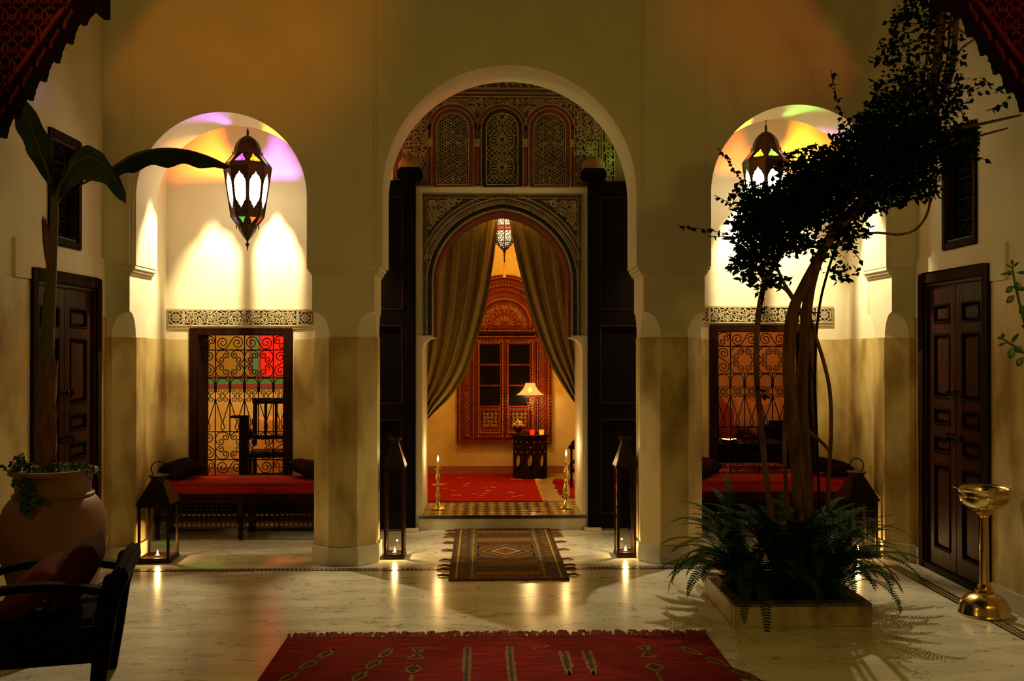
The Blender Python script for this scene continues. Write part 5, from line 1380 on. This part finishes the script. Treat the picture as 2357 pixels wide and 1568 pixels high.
def leafcloud(m, clusters, size, rng_, droop=.0):
    for (c, r, n) in clusters:
        for i in range(n):
            d = Vector((rng_.gauss(0, 1), rng_.gauss(0, 1), rng_.gauss(0, 1))); d.normalize(); d *= rng_.random()**(1/2.4)
            p = Vector((c[0]+d.x*r[0], c[1]+d.y*r[1], c[2]+d.z*r[2])); leaf1(m, p, size*rng_.uniform(.6, 1.25), rng_, droop)
def leaf1(m, p, s, rng_, droop=0.0):
    a = Vector((rng_.gauss(0, 1), rng_.gauss(0, 1), rng_.gauss(0, .7)-droop)).normalized()
    b = a.cross(Vector((rng_.gauss(0, 1), rng_.gauss(0, 1), rng_.gauss(0, 1)))).normalized(); n = a.cross(b)
    m.add([p, p+a*s*.35+b*s*.32+n*s*.08, p+a*s, p+a*s*.35-b*s*.32+n*s*.08, p+a*s*.5-n*s*.04], [(0, 1, 4), (1, 2, 4), (2, 3, 4), (3, 0, 4)])
rng = random.Random(21)
gp = thing('trailing_plant', 'small leaved trailing plant spilling over the terracotta jar rim', 'plant', (PX_, PY_, .87))
m = MB()
leafcloud(m, [((.0, 0, .035), (.21, .20, .035), 210), ((.22, -.05, .03), (.06, .07, .04), 60), ((-.16, -.12, .05), (.08, .08, .04), 80), ((-.12, -.15, .09), (.04, .04, .05), 40)], .032, rng)
tag(m.build('foliage', 'trail_green', gp), kind='stuff')
m = MB()
leafcloud(m, [((-.06, -.23, -.02), (.07, .03, .06), 90), ((-.03, -.25, -.09), (.06, .025, .05), 80), ((-.02, -.285, -.15), (.05, .02, .035), 40), ((.02, -.24, -.10), (.06, .02, .03), 26)], .034, rng, .6)
tag(m.build('trailing_foliage', 'trail_green', gp), kind='stuff')
MB().tube([(-.05, -.1, -.01), (-.05, -.21, .05), (-.04, -.25, -.03), (-.02, -.28, -.14)], .004, 5).build('stem', 'fern_green', gp)

bp_ = thing('banana_plant', 'tall young banana plant with drooping leaves growing from the terracotta jar', 'plant', (PX_, PY_, .87))
B0 = Vector(bp_.location)
YBN = 5.72
stem = smoothpath([at(106, 1072, YBN), at(104, 960, YBN), at(106, 850, YBN), at(112, 740, YBN), at(118, 620, YBN), at(124, 520, YBN), at(128, 455, YBN)], 6)
MB().tube([p-B0 for p in stem], lerps([.040, .042, .040, .036, .030, .024, .016], len(stem)), 12).build('pseudostem', 'banana_stem', bp_, smooth=60)
def sheath(path, r0, r1, a0, a1, mt_='dry_sheath'):
    P = smoothpath(path, 5); n = len(P); vs = []; fs = []; k = 9
    for i, p in enumerate(P):
        v = i/(n-1); r = r0+(r1-r0)*v
        for j in range(k):
            a = a0+(a1-a0)*j/(k-1); wob = 1+.12*math.sin(7*v+3*a)
            vs.append(p-B0+Vector((r*wob*math.cos(a), r*wob*math.sin(a), .012*math.sin(5*a+9*v)+(.03*math.sin(3*j) if i == n-1 else 0))))
    for i in range(n-1):
        for j in range(k-1): a = i*k+j; fs.append((a, a+1, a+k+1, a+k))
    MB().add(vs, fs).build('dry_sheath', mt_, bp_, smooth=70)
sheath([at(106, 1072, YBN), at(106, 1010, YBN), at(110, 945, YBN)], .052, .050, -PI*1.25, PI*.1)
sheath([at(108, 1050, YBN), at(112, 930, YBN), at(114, 830, YBN)], .046, .042, -PI*.8, .25*PI)
sheath([at(104, 900, YBN), at(110, 800, YBN), at(113, 670, YBN)], .043, .034, -PI*.9, .0, 'banana_stem')
sheath([at(120, 620, YBN), at(112, 560, YBN), at(104, 505, YBN)], .034, .022, -PI*1.1, -.2*PI)
def blade(path, hw, up0, up1, label=None, sag=.25, wav=.0, mt_='banana_green', fold=.12):
    """leaf blade: midrib path, half widths, side vectors of the two halves"""
    P = smoothpath(path, 6); n = len(P); W = lerps(hw, n); vs = []; fs = []
    for i, p in enumerate(P):
        v = i/(n-1)
        for j in range(-4, 5):
            u = j/4; sd = up0 if u < 0 else up1
            w_ = W[i]*abs(u)*(1+wav*math.sin(26*v+u*2))
            q = p-B0+Vector(sd)*w_+Vector((0, 0, -sag*W[i]*u*u))+Vector((0, .01*math.sin(17*v)*abs(u), 0))
            vs.append(q)
    for i in range(n-1):
        for j in range(8): a = i*9+j; fs.append((a, a+1, a+10, a+9))
    L = MB().add(vs, fs).build('leaf_blade', mt_, bp_, smooth=80)
    MB().tube([p-B0+Vector((0, -.003, 0)) for p in P], lerps([.009, .007, .004, .002], n), 6).build('midrib', 'banana_stem', L, smooth=60)
    return P
blade([at(120, 425, 5.68), at(104, 375, 5.62), at(80, 315, 5.56), at(58, 262, 5.50), at(40, 222, 5.46)], [.02, .05, .075, .075, .06, .02], (-.85, -.25, -.25), (.8, .35, .25), sag=.1, wav=.05)
blade([at(140, 430, 5.66), at(168, 385, 5.52), at(205, 362, 5.36), at(240, 378, 5.22), at(268, 415, 5.12), at(290, 446, 5.06)], [.05, .12, .14, .125, .11, .05], (-.25, .45, .80), (.30, -.55, -.75), sag=.25, wav=.05)
blade([at(132, 440, 5.70), at(150, 398, 5.66), at(176, 368, 5.62), at(190, 400, 5.58)], [.05, .11, .12, .05], (-.75, -.3, -.6), (.6, -.2, -.75), sag=.2)
blade([at(262, 385, 5.95), at(310, 356, 6.05), at(370, 343, 6.15), at(430, 346, 6.25), at(485, 362, 6.35), at(530, 384, 6.42)], [.07, .10, .105, .095, .07, .006], (-.05, .5, -.25), (.02, -.30, -1.0), sag=.1, wav=.14)
for pts, r in (([at(128, 470, YBN), at(160, 440, 5.75), at(215, 410, 5.85), at(264, 384, 5.95)], .008), ([at(126, 470, YBN), at(132, 445, 5.70), at(142, 425, 5.66)], .012), ([at(124, 480, YBN), at(119, 445, 5.70), at(118, 415, 5.66)], .011)):
    MB().tube([p-B0 for p in smoothpath(pts, 5)], r, 8).build('petiole', 'banana_stem', bp_, smooth=60)

# ------------------------------------------------------------------ planter with tree, ferns and stakes
pl = thing('planter', 'low square marble planter with a tiled rim on the courtyard floor', 'planter', (1.81, 5.95, 0))
hp_ = .398
mat('planter_marble', (.52, .44, .28), .35, col2=(.26, .12, .045), scale=3.2, detail=9, lo=.48, hi=.68)
MB().box(-hp_, hp_, -hp_, -hp_+.07, 0, .119).box(-hp_, hp_, hp_-.07, hp_, 0, .119).box(-hp_, -hp_+.07, -hp_+.07, hp_-.07, 0, .119).box(hp_-.07, hp_, -hp_+.07, hp_-.07, 0, .119).build('wall', 'planter_marble', pl, bevel=.004)
mat('rim_glaze', (.20, .13, .06), .3, col2=(.09, .05, .025), scale=14)
tile = MB().box(-.0385, .0385, -.04, .04, .118, .134).mesh('rim_tile', 'rim_glaze', bevel=.003)
for i in range(10):
    x = -hp_+.04+i*(2*hp_-.08)/9
    obj('rim_tile', tile, pl, (x, -hp_+.038, 0)); obj('rim_tile', tile, pl, (x, hp_-.038, 0))
    if 0 < i < 9: obj('rim_tile', tile, pl, (-hp_+.038, x, 0), PI/2); obj('rim_tile', tile, pl, (hp_-.038, x, 0), PI/2)
MB().box(-hp_+.07, hp_-.07, -hp_+.07, hp_-.07, .02, .095).build('soil', 'soil', pl)
tr = thing('bougainvillea', 'slender multi stemmed bougainvillea tree with dense dark crown growing from the planter', 'tree', (1.9, 5.98, .09))
T0 = Vector(tr.location)
def stemtube(name, pts, r, mt_='bark', par=None, n=8, k=5):
    P = smoothpath([at(*p) for p in pts], k)
    return MB().tube([p-T0 for p in P], lerps(r, len(P)), n).build(name, mt_, par or tr, smooth=70)
stemtube('trunk', [(1848, 1215, 5.98), (1838, 1100, 5.96), (1828, 1000, 5.95), (1818, 900, 5.95), (1815, 800, 5.94), (1824, 720, 5.93), (1850, 660, 5.92), (1882, 600, 5.90), (1915, 540, 5.88), (1960, 490, 5.86), (2030, 410, 5.84), (2090, 320, 5.82), (2140, 210, 5.8), (2160, 90, 5.78), (2165, -60, 5.78)], [.05, .047, .045, .040, .036, .034, .032, .030, .028, .028, .026, .024, .022, .020])
stemtube('trunk', [(1858, 1215, 6.0), (1856, 1100, 6.0), (1850, 1000, 6.0), (1846, 900, 6.0), (1852, 800, 6.0), (1856, 720, 6.0), (1868, 650, 6.0), (1888, 590, 6.0), (1925, 530, 6.0), (1990, 470, 6.02), (2060, 400, 6.05), (2130, 300, 6.05), (2185, 180, 6.05), (2200, 60, 6.05), (2205, -60, 6.05)], [.042, .040, .038, .036, .034, .032, .030, .028, .026, .024, .022, .02, .018])
stemtube('trunk', [(1778, 1200, 5.9), (1762, 1090, 5.9), (1752, 980, 5.9), (1742, 880, 5.9), (1741, 790, 5.9), (1748, 710, 5.9), (1762, 650, 5.9), (1795, 590, 5.9), (1840, 530, 5.9), (1900, 470, 5.9)], [.019, .018, .018, .017, .018, .017, .016, .014, .012])
stemtube('trunk', [(1815, 1200, 5.92), (1807, 1090, 5.92), (1806, 990, 5.92), (1812, 900, 5.92), (1818, 830, 5.93)], [.015, .014, .013, .012])
stemtube('trunk', [(1905, 1200, 5.98), (1908, 1090, 5.98), (1913, 990, 5.98), (1910, 900, 5.98), (1895, 830, 5.98), (1876, 770, 5.98), (1860, 715, 5.98)], [.013, .013, .012, .012, .011])
stemtube('trunk', [(1822, 840, 5.95), (1826, 780, 5.95), (1832, 740, 5.97), (1838, 700, 5.98)], [.018, .017, .015])
stemtube('branch', [(1848, 985, 5.98), (1870, 1000, 5.98), (1895, 1022, 5.98), (1910, 1040, 5.98)], [.012, .011, .011])
stemtube('branch', [(1848, 730, 5.95), (1828, 690, 5.93), (1806, 655, 5.92), (1790, 620, 5.9), (1780, 590, 5.88)], [.013, .012, .010, .008])
stemtube('branch', [(1838, 712, 5.93), (1810, 668, 5.92), (1780, 655, 5.9)], [.012, .011, .009])
stemtube('branch', [(1900, 570, 5.93), (1950, 553, 5.9), (2010, 536, 5.86), (2070, 540, 5.82), (2112, 525, 5.8), (2138, 480, 5.8), (2138, 425, 5.82)], [.008, .0075, .007, .007, .008])
stemtube('branch', [(1905, 575, 5.93), (1870, 568, 5.9), (1815, 575, 5.86), (1760, 600, 5.82)], [.010, .009, .007])
stemtube('branch', [(2120, 330, 5.8), (2190, 300, 5.72), (2260, 285, 5.55), (2350, 265, 5.3)], [.012, .010, .006])
stemtube('branch', [(2150, 350, 5.8), (2230, 320, 5.65), (2320, 295, 5.4)], [.010, .008, .004])
stemtube('branch', [(2160, 40, 5.8), (2210, 70, 5.75), (2255, 95, 5.7)], [.008, .007, .004])
stemtube('branch', [(2190, 150, 5.9), (2215, 110, 5.85), (2262, 80, 5.8)], [.008, .006, .004])
for x_ in (2145, 2178, 2192): stemtube('branch', [(x_, -40, 5.85), (x_-6, 80, 5.85), (x_-18, 180, 5.85), (x_-40, 290, 5.86)], [.009, .009, .008, .006])
rng = random.Random(33); m = MB()
def cl(px, py, rx, ry, Y, n, ryy=.28):
    c = at(px, py, Y); k = Y/2250; return ((c.x-T0.x, c.y-T0.y, c.z-T0.z), (rx*k, ryy, ry*k), n)
leafcloud(m, [cl(1900, 455, 130, 75, 5.9, 2175), cl(1800, 475, 100, 62, 5.85, 1522), cl(1760, 540, 75, 55, 5.85, 899), cl(1735, 605, 55, 38, 5.85, 478), cl(1880, 380, 90, 45, 5.85, 754), cl(2000, 385, 120, 85, 5.88, 2102),
              cl(2070, 330, 110, 80, 5.85, 1667), cl(2130, 255, 85, 75, 5.82, 560), cl(2150, 150, 65, 90, 5.82, 290), cl(2140, 40, 60, 60, 5.82, 230), cl(2070, 200, 55, 50, 5.8, 170), cl(2060, 110, 45, 30, 5.8, 101),
              cl(2040, 250, 55, 40, 5.8, 290), cl(1985, 300, 55, 35, 5.82, 275), cl(2190, 340, 50, 60, 5.82, 478), cl(2120, 420, 50, 50, 5.85, 377), cl(1950, 540, 45, 35, 5.9, 217), cl(1830, 560, 60, 28, 5.85, 275), cl(2030, 470, 40, 25, 5.88, 159),
              cl(1735, 500, 55, 40, 5.85, 333), cl(1935, 620, 30, 30, 5.9, 58), cl(2230, 210, 30, 30, 5.8, 43), cl(1895, 590, 20, 20, 5.9, 43), cl(1770, 650, 40, 18, 5.85, 87), cl(1720, 450, 40, 30, 5.85, 130), cl(2090, 30, 30, 40, 5.8, 87), cl(2175, 480, 20, 20, 5.82, 0)], .044, rng, .25)
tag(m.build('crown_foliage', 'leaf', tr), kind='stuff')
def twig(pts, Y, every=.024, s=.042):
    P = smoothpath([at(px, py, Y) for px, py in pts], 8); mm = MB().tube([p-T0 for p in P], lerps([.0028, .0010], len(P)), 4)
    acc = 0
    for a, b in zip(P, P[1:]):
        acc += (b-a).length
        if acc > every:
            acc = 0
            for q in range(2): leaf1(mm, b-T0, s*rng.uniform(.7, 1.2), rng, .7)
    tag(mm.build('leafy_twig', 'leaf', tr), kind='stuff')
for pts in ([(1562, 520), (1610, 527), (1660, 535), (1720, 545)], [(1652, 340), (1676, 370), (1692, 395), (1712, 425), (1740, 440)], [(1645, 450), (1680, 468), (1720, 490)], [(1630, 545), (1680, 545), (1730, 550)],
            [(1912, 160), (1920, 200), (1932, 250), (1950, 310), (1965, 340)], [(1838, 342), (1870, 350), (1910, 365), (1950, 375)], [(1905, 305), (1930, 330), (1950, 355)], [(1815, 385), (1850, 400), (1890, 415)],
            [(1985, 605), (1965, 580), (1945, 560)], [(1965, 650), (1940, 640), (1915, 625)], [(1740, 665), (1757, 690), (1760, 720)], [(2000, 130), (2040, 140), (2090, 130)], [(2290, 215), (2320, 190), (2330, 150), (2280, 140)], [(2270, 255), (2310, 240), (2325, 215)],
            [(2275, 375), (2262, 365), (2240, 360)], [(1740, 880), (1755, 905), (1775, 915)], [(1675, 590), (1700, 600), (1730, 610)], [(1690, 640), (1720, 640), (1750, 640)], [(2050, 60), (2080, 30), (2100, 0)], [(2000, 200), (2030, 190), (2080, 175)]):
    twig(pts, 5.82 if max(p[0] for p in pts) < 2200 else 5.35)
sk = thing('plant_stake', 'thin black metal trellis stakes tied beside the tree trunks', 'stake', (1.98, 6.02, .09)); S0 = Vector(sk.location)
pA = smoothpath([at(1888, 1215, 6.04), at(1880, 1000, 6.04), at(1876, 860, 6.04), at(1884, 720, 6.04), at(1910, 610, 6.02), at(1950, 500, 6.0)], 6)
pB = smoothpath([at(1872, 1215, 6.10), at(1866, 1000, 6.10), at(1862, 860, 6.10), at(1866, 720, 6.10), at(1886, 610, 6.08), at(1920, 510, 6.05)], 6)
for P in (pA, pB): MB().tube([p-S0 for p in P], .008, 6).build('stake', 'iron', sk, smooth=60)
for i in (8, 14, 18): MB().tube([pA[i]-S0, pB[i]-S0], .005, 5).build('rung', 'iron', sk)
MB().tube([pA[11]-S0, at(1860, 826, 6.0)-S0], .005, 5).build('rung', 'iron', sk)
def frond(length, az, lift, droop, rng_, par, base, wd=.056):
    n = 44; pts = []; p = Vector(base); el = lift
    for i in range(n+1):
        pts.append(p.copy()); d = Vector((math.cos(az)*math.cos(el), math.sin(az)*math.cos(el), math.sin(el)))
        p += d*length/n; el -= droop/n*(0.35+1.5*i/n); az += rng_.uniform(-.012, .012)
        if p.z < .0: el = max(el, -.05)
    m_ = MB().tube(pts, lerps([.0030, .0011], n+1), 4)
    for i in range(4, n+1):
        t = i/n; w_ = wd*(math.sin(PI*min(1, .12+t*.88))**.5)*(1-.30*t)+.004
        tg = (pts[i]-pts[i-1]).normalized(); sd = tg.cross(Vector((0, 0, 1)))
        if sd.length < .05: sd = Vector((-math.sin(az), math.cos(az), 0))
        sd.normalize(); nr = sd.cross(tg)
        for s_ in (-1, 1):
            b_ = pts[i]; d = (sd*s_+tg*.22+nr*.12+Vector((rng_.uniform(-.08, .08), 0, -.15))).normalized(); hw_ = length/n*.40
            m_.add([b_-tg*hw_*.5, b_+d*w_*.5-tg*hw_, b_+d*w_, b_+d*w_*.5+tg*hw_, b_+tg*hw_*.5], [(0, 1, 2, 3, 4)])
    m_.build('frond', 'fern_green', par)
FN = [((1.58, 5.74), 34, (.55*PI, 1.8*PI)), ((2.02, 5.76), 34, (-.68*PI, .45*PI)), ((1.60, 6.16), 28, (.35*PI, 1.4*PI)), ((2.04, 6.16), 32, (-.45*PI, .65*PI)), ((1.82, 5.86), 44, (-PI, PI))]
LBL = ['fern clump in the planter corner facing the red rug', 'fern clump in the planter corner facing the brass stand', 'fern clump in the planter corner toward the slim lantern', 'fern clump in the planter corner toward the wide lantern', 'upright fern clump in the middle of the planter']
for (c, n, (a0, a1)), lb in zip(FN, LBL):
    F = thing('fern', lb, 'fern', (c[0], c[1], .09), 0, 'fern clumps in the planter'); r_ = random.Random(int(c[0]*100+c[1]*10))
    MB().lathe([(.05, 0), (.04, .03), (.012, .045)], 10).build('crown', 'soil', F)
    for i in range(n):
        az = a0+(a1-a0)*(i+r_.uniform(.1, .9))/n; mid_ = lb.startswith('upright') or i % 3 == 0
        frond(r_.uniform(.48, .72) if not mid_ else r_.uniform(.60, .80), az, r_.uniform(.8, 1.3) if not mid_ else r_.uniform(1.25, 1.52), r_.uniform(1.5, 2.6) if not mid_ else r_.uniform(1.1, 1.9), r_, F, (r_.uniform(-.05, .05), r_.uniform(-.05, .05), .02))
F = bpy.data.objects['fern.003']; r_ = random.Random(5)
frond(.86, -.22, 1.18, 2.0, r_, F, (.0, 0, .02), .05); frond(.80, -.62, .85, 1.9, r_, F, (.02, -.03, .02), .05); frond(.78, -.05, .75, 1.6, r_, F, (.02, -.03, .02), .05)

# ------------------------------------------------------------------ armchair
ac = thing('armchair', 'low dark wooden armchair with curved arms and red cushions', 'armchair', (-2.06, 4.60, 0), math.radians(14))
hw_ = .27
for sy in (-1, 1):
    y = sy*hw_
    MB().prism([(.235, 0), (.29, 0), (.325, .22), (.352, .42), (.392, .56), (.37, .60), (.30, .58), (.262, .42), (.25, .22)], y-.022, y+.022).build('back_leg', 'black_wood', ac, bevel=.006)
    MB().prism([(-.30, 0), (-.255, 0), (-.25, .48), (-.30, .48)], y-.022, y+.022).build('front_leg', 'black_wood', ac, bevel=.006)
    P = [(-.36, .455), (-.30, .495), (-.15, .535), (.02, .548), (.18, .535), (.33, .505)]
    sm_ = [(p.x, p.z) for p in smoothpath([Vector((a, 0, b)) for a, b in P], 5)]
    MB().ribbon(sm_, .034, y-.034, y+.034).build('arm', 'black_wood', ac, bevel=.008)
    MB().box(-.28, .28, y-.014, y+.014, .20, .36).build('side_rail', 'black_wood', ac, bevel=.004)
MB().box(-.30, -.265, -hw_+.022, hw_-.022, .215, .30).build('front_rail', 'black_wood', ac, bevel=.004)
MB().box(.265, .295, -hw_+.022, hw_-.022, .215, .30).build('rear_rail', 'black_wood', ac, bevel=.004)
m = MB().prism([(.315, .50), (.372, .49), (.402, .565), (.398, .605), (.375, .625), (.345, .615), (.322, .58)], -hw_-.03, hw_+.03); m.build('top_rail', 'black_wood', ac, bevel=.012)
m = MB().prism([(.28, .30), (.30, .30), (.355, .52), (.33, .52)], -hw_+.02, hw_-.02); m.build('back_panel', 'black_wood', ac)
MB().box(-.30, .27, -hw_+.02, hw_-.02, .295, .385).build('seat_cushion', 'black_cloth', ac, bevel=.03)
RZ = Matrix.Rotation(math.radians(14), 4, 'Z')
def on_chair(x, y, z): return Vector(ac.location) + (RZ @ Vector((x, y, z)))
pillow(on_chair(.14, .04, .535), .36, .36, .15, (0, -1.05, math.radians(14)), 'dark red pillow leaning against the back of the low armchair', 'dark_red_cloth', None, 'chair_pillow')
pillow(on_chair(-.04, -.02, .49), .32, .34, .13, (.15, -.75, math.radians(10)), 'brick red pillow lying on the armchair seat', 'brick_cloth', None, 'chair_pillow')

# ------------------------------------------------------------------ carved portal through which the courtyard is seen
YP = 2.6
pt = setroot('trim_2', 'dark carved wooden portal with scalloped corner brackets in the foreground')
mat('portal_wood', (.0045, .0015, .001), .8, col2=(.003, .001, .0008), scale=40, spec=.05); mat('portal_carving', (.085, .022, .007), .8, col2=(.04, .010, .004), scale=30, spec=.05)
def spandrel(mir, dy):
    fx = (lambda x: 2396-x) if mir else (lambda x: x)
    W3 = lambda x, y: ((lambda v: (v.x, v.z))(at(fx(x), y+dy, YP)))
    pts = [(237.5, -60), (237.5, 32), (223, 32), (220, 18), (204, 14), (190, 28)]
    A = [(182, 45.6)]
    for i in range(7): A.append((A[-1][0]-31, A[-1][1]+44))
    for a in A: pts += [(a[0], a[1]), (a[0]-9, a[1]), (a[0]-12, a[1]-10), (a[0]-16, a[1]-2), (a[0]-20, a[1]+3), (a[0]-22, a[1]+11), (a[0]-26, a[1]+18), (a[0]-27, a[1]+28), (a[0]-30, a[1]+35)]
    pts += [(A[-1][0]-31, A[-1][1]+44), (-90, 400), (-90, -60)]
    B = MB().prism([W3(*p) for p in pts], YP, YP+.05).build('corner_bracket', 'portal_wood', pt)
    m = MB(); y0, y1 = YP-.008, YP+.004
    m.ribbon([W3(176, -20), W3(-60, 300)], .0095, y0, y1)
    inside = lambda x, y: y < 225-x*1.36-12 and y > -40
    for i in range(-2, 9):
        for j in range(-1, 9):
            x, y = i*30+(15 if j % 2 else 0), j*38
            if not inside(x, y): continue
            seg = [(x, y-16), (x-6, y-6), (x-6, y+6), (x, y+14), (x-9, y+22)]; seg2 = [(x, y-16), (x+6, y-6), (x+6, y+6), (x, y+14), (x+9, y+22)]
            for sg in (seg, seg2): m.ribbon([W3(*p) for p in sg], .0042, y0, y1)
            c = (x+15, y+3)
            if inside(*c): m.ribbon([W3(c[0]+5*math.cos(PI/3*k), c[1]+5*math.sin(PI/3*k)) for k in range(6)], .0035, y0, y1, True)
    for a in A:
        m.ribbon([W3(a[0]-14, a[1]-22), W3(a[0]-20, a[1]-8), W3(a[0]-30, a[1]+6), W3(a[0]-33, a[1]+22)], .005, y0, y1)
    m.build('carving', 'portal_carving', B)
spandrel(False, 0); spandrel(True, -17)
xl_, xr_ = at(-88, 0, YP).x, at(2484, 0, YP).x
for xa, xb in ((xl_-.14, xl_), (xr_, xr_+.14)): MB().box(xa, xb, YP-.02, YP+.09, 0, 2.80).build('post', 'portal_wood', pt)
MB().box(xl_-.14, xr_+.14, YP-.02, YP+.09, 2.575, 2.80).build('lintel', 'portal_wood', pt)

# ------------------------------------------------------------------ shrub reaching in beside the brass stand
sb = thing('shrub', 'leafy green shrub shoots reaching in front of the tan dado wall', 'plant', (2.62, 4.35, 0)); B_ = Vector(sb.location)
MB().lathe([(.12, 0), (.16, .28), (.17, .30), (.15, .30), (.001, .27)], 24).build('pot', 'terracotta', sb, smooth=40)
MB().tube([(0, 0, .25), (.02, 0, .9), (.0, 0, 1.4)], .012, 6).build('stem', 'bark', sb)
mat('shrub_leaf', (.045, .095, .028), .5, col2=(.03, .06, .018), scale=8)
def shoot(pts, leaves):
    P = smoothpath([at(*p) for p in pts], 6); MB().tube([p-B_ for p in P], lerps([.008, .006, .004], len(P)), 6).build('shoot', 'shrub_leaf', sb, smooth=60)
    for (px, py, dx, dy, l, w_) in leaves:
        a = at(px, py, pts[0][2])-B_; k = pts[0][2]/2250; d = Vector((dx, -.25, -dy)).normalized(); L_ = l*k; W_ = w_*k
        sd = d.cross(Vector((0.35, 1, .2))).normalized(); nr = sd.cross(d); vs = [a]
        for t, q in ((.2, .6), (.45, 1), (.7, .8), (.88, .4)): vs += [a+d*L_*t+sd*W_*q*.5+nr*.004, a+d*L_*t-nr*.006, a+d*L_*t-sd*W_*q*.5+nr*.004]
        vs.append(a+d*L_); fs = [(0, 1, 2), (0, 2, 3)]
        for i in range(3): o_ = 1+3*i; fs += [(o_, o_+3, o_+4, o_+1), (o_+1, o_+4, o_+5, o_+2)]
        fs += [(10, 13, 11), (11, 13, 12)]
        MB().add(vs, fs).build('leaf', 'shrub_leaf', sb, smooth=80)
YS = 4.3
shoot([(2390, 840, YS), (2358, 740, YS), (2345, 690, YS), (2335, 645, YS), (2330, 612, YS)],
      [(2331, 618, -1, -.5, 22, 5), (2331, 612, -.2, -1, 16, 8), (2332, 615, .7, -.7, 18, 6), (2329, 626, -1, .25, 34, 6), (2333, 628, -1, .1, 18, 12), (2340, 628, 1, 0, 26, 9), (2340, 648, .1, 1, 24, 18), (2334, 658, -1, .75, 28, 15), (2336, 680, -1, .8, 30, 16), (2342, 668, 1, -.2, 26, 10), (2350, 702, .35, 1, 30, 22), (2350, 750, .9, .2, 34, 20)])
shoot([(2385, 830, YS), (2357, 812, YS), (2335, 797, YS), (2318, 787, YS), (2308, 780, YS)],
      [(2310, 780, -1, -.1, 18, 8), (2308, 780, .0, -1, 14, 9), (2318, 789, -1, .35, 26, 7), (2328, 789, .7, -1, 28, 9), (2335, 800, -.6, 1, 32, 18), (2333, 797, .8, .6, 26, 18), (2356, 822, -.7, .8, 30, 17)])
for a, b in (((0, 0, 1.4), at(2390, 840, YS)-B_), ((.0, 0, 1.35), at(2385, 830, YS)-B_)): MB().tube([Vector(a), b], .008, 6).build('shoot', 'bark', sb)
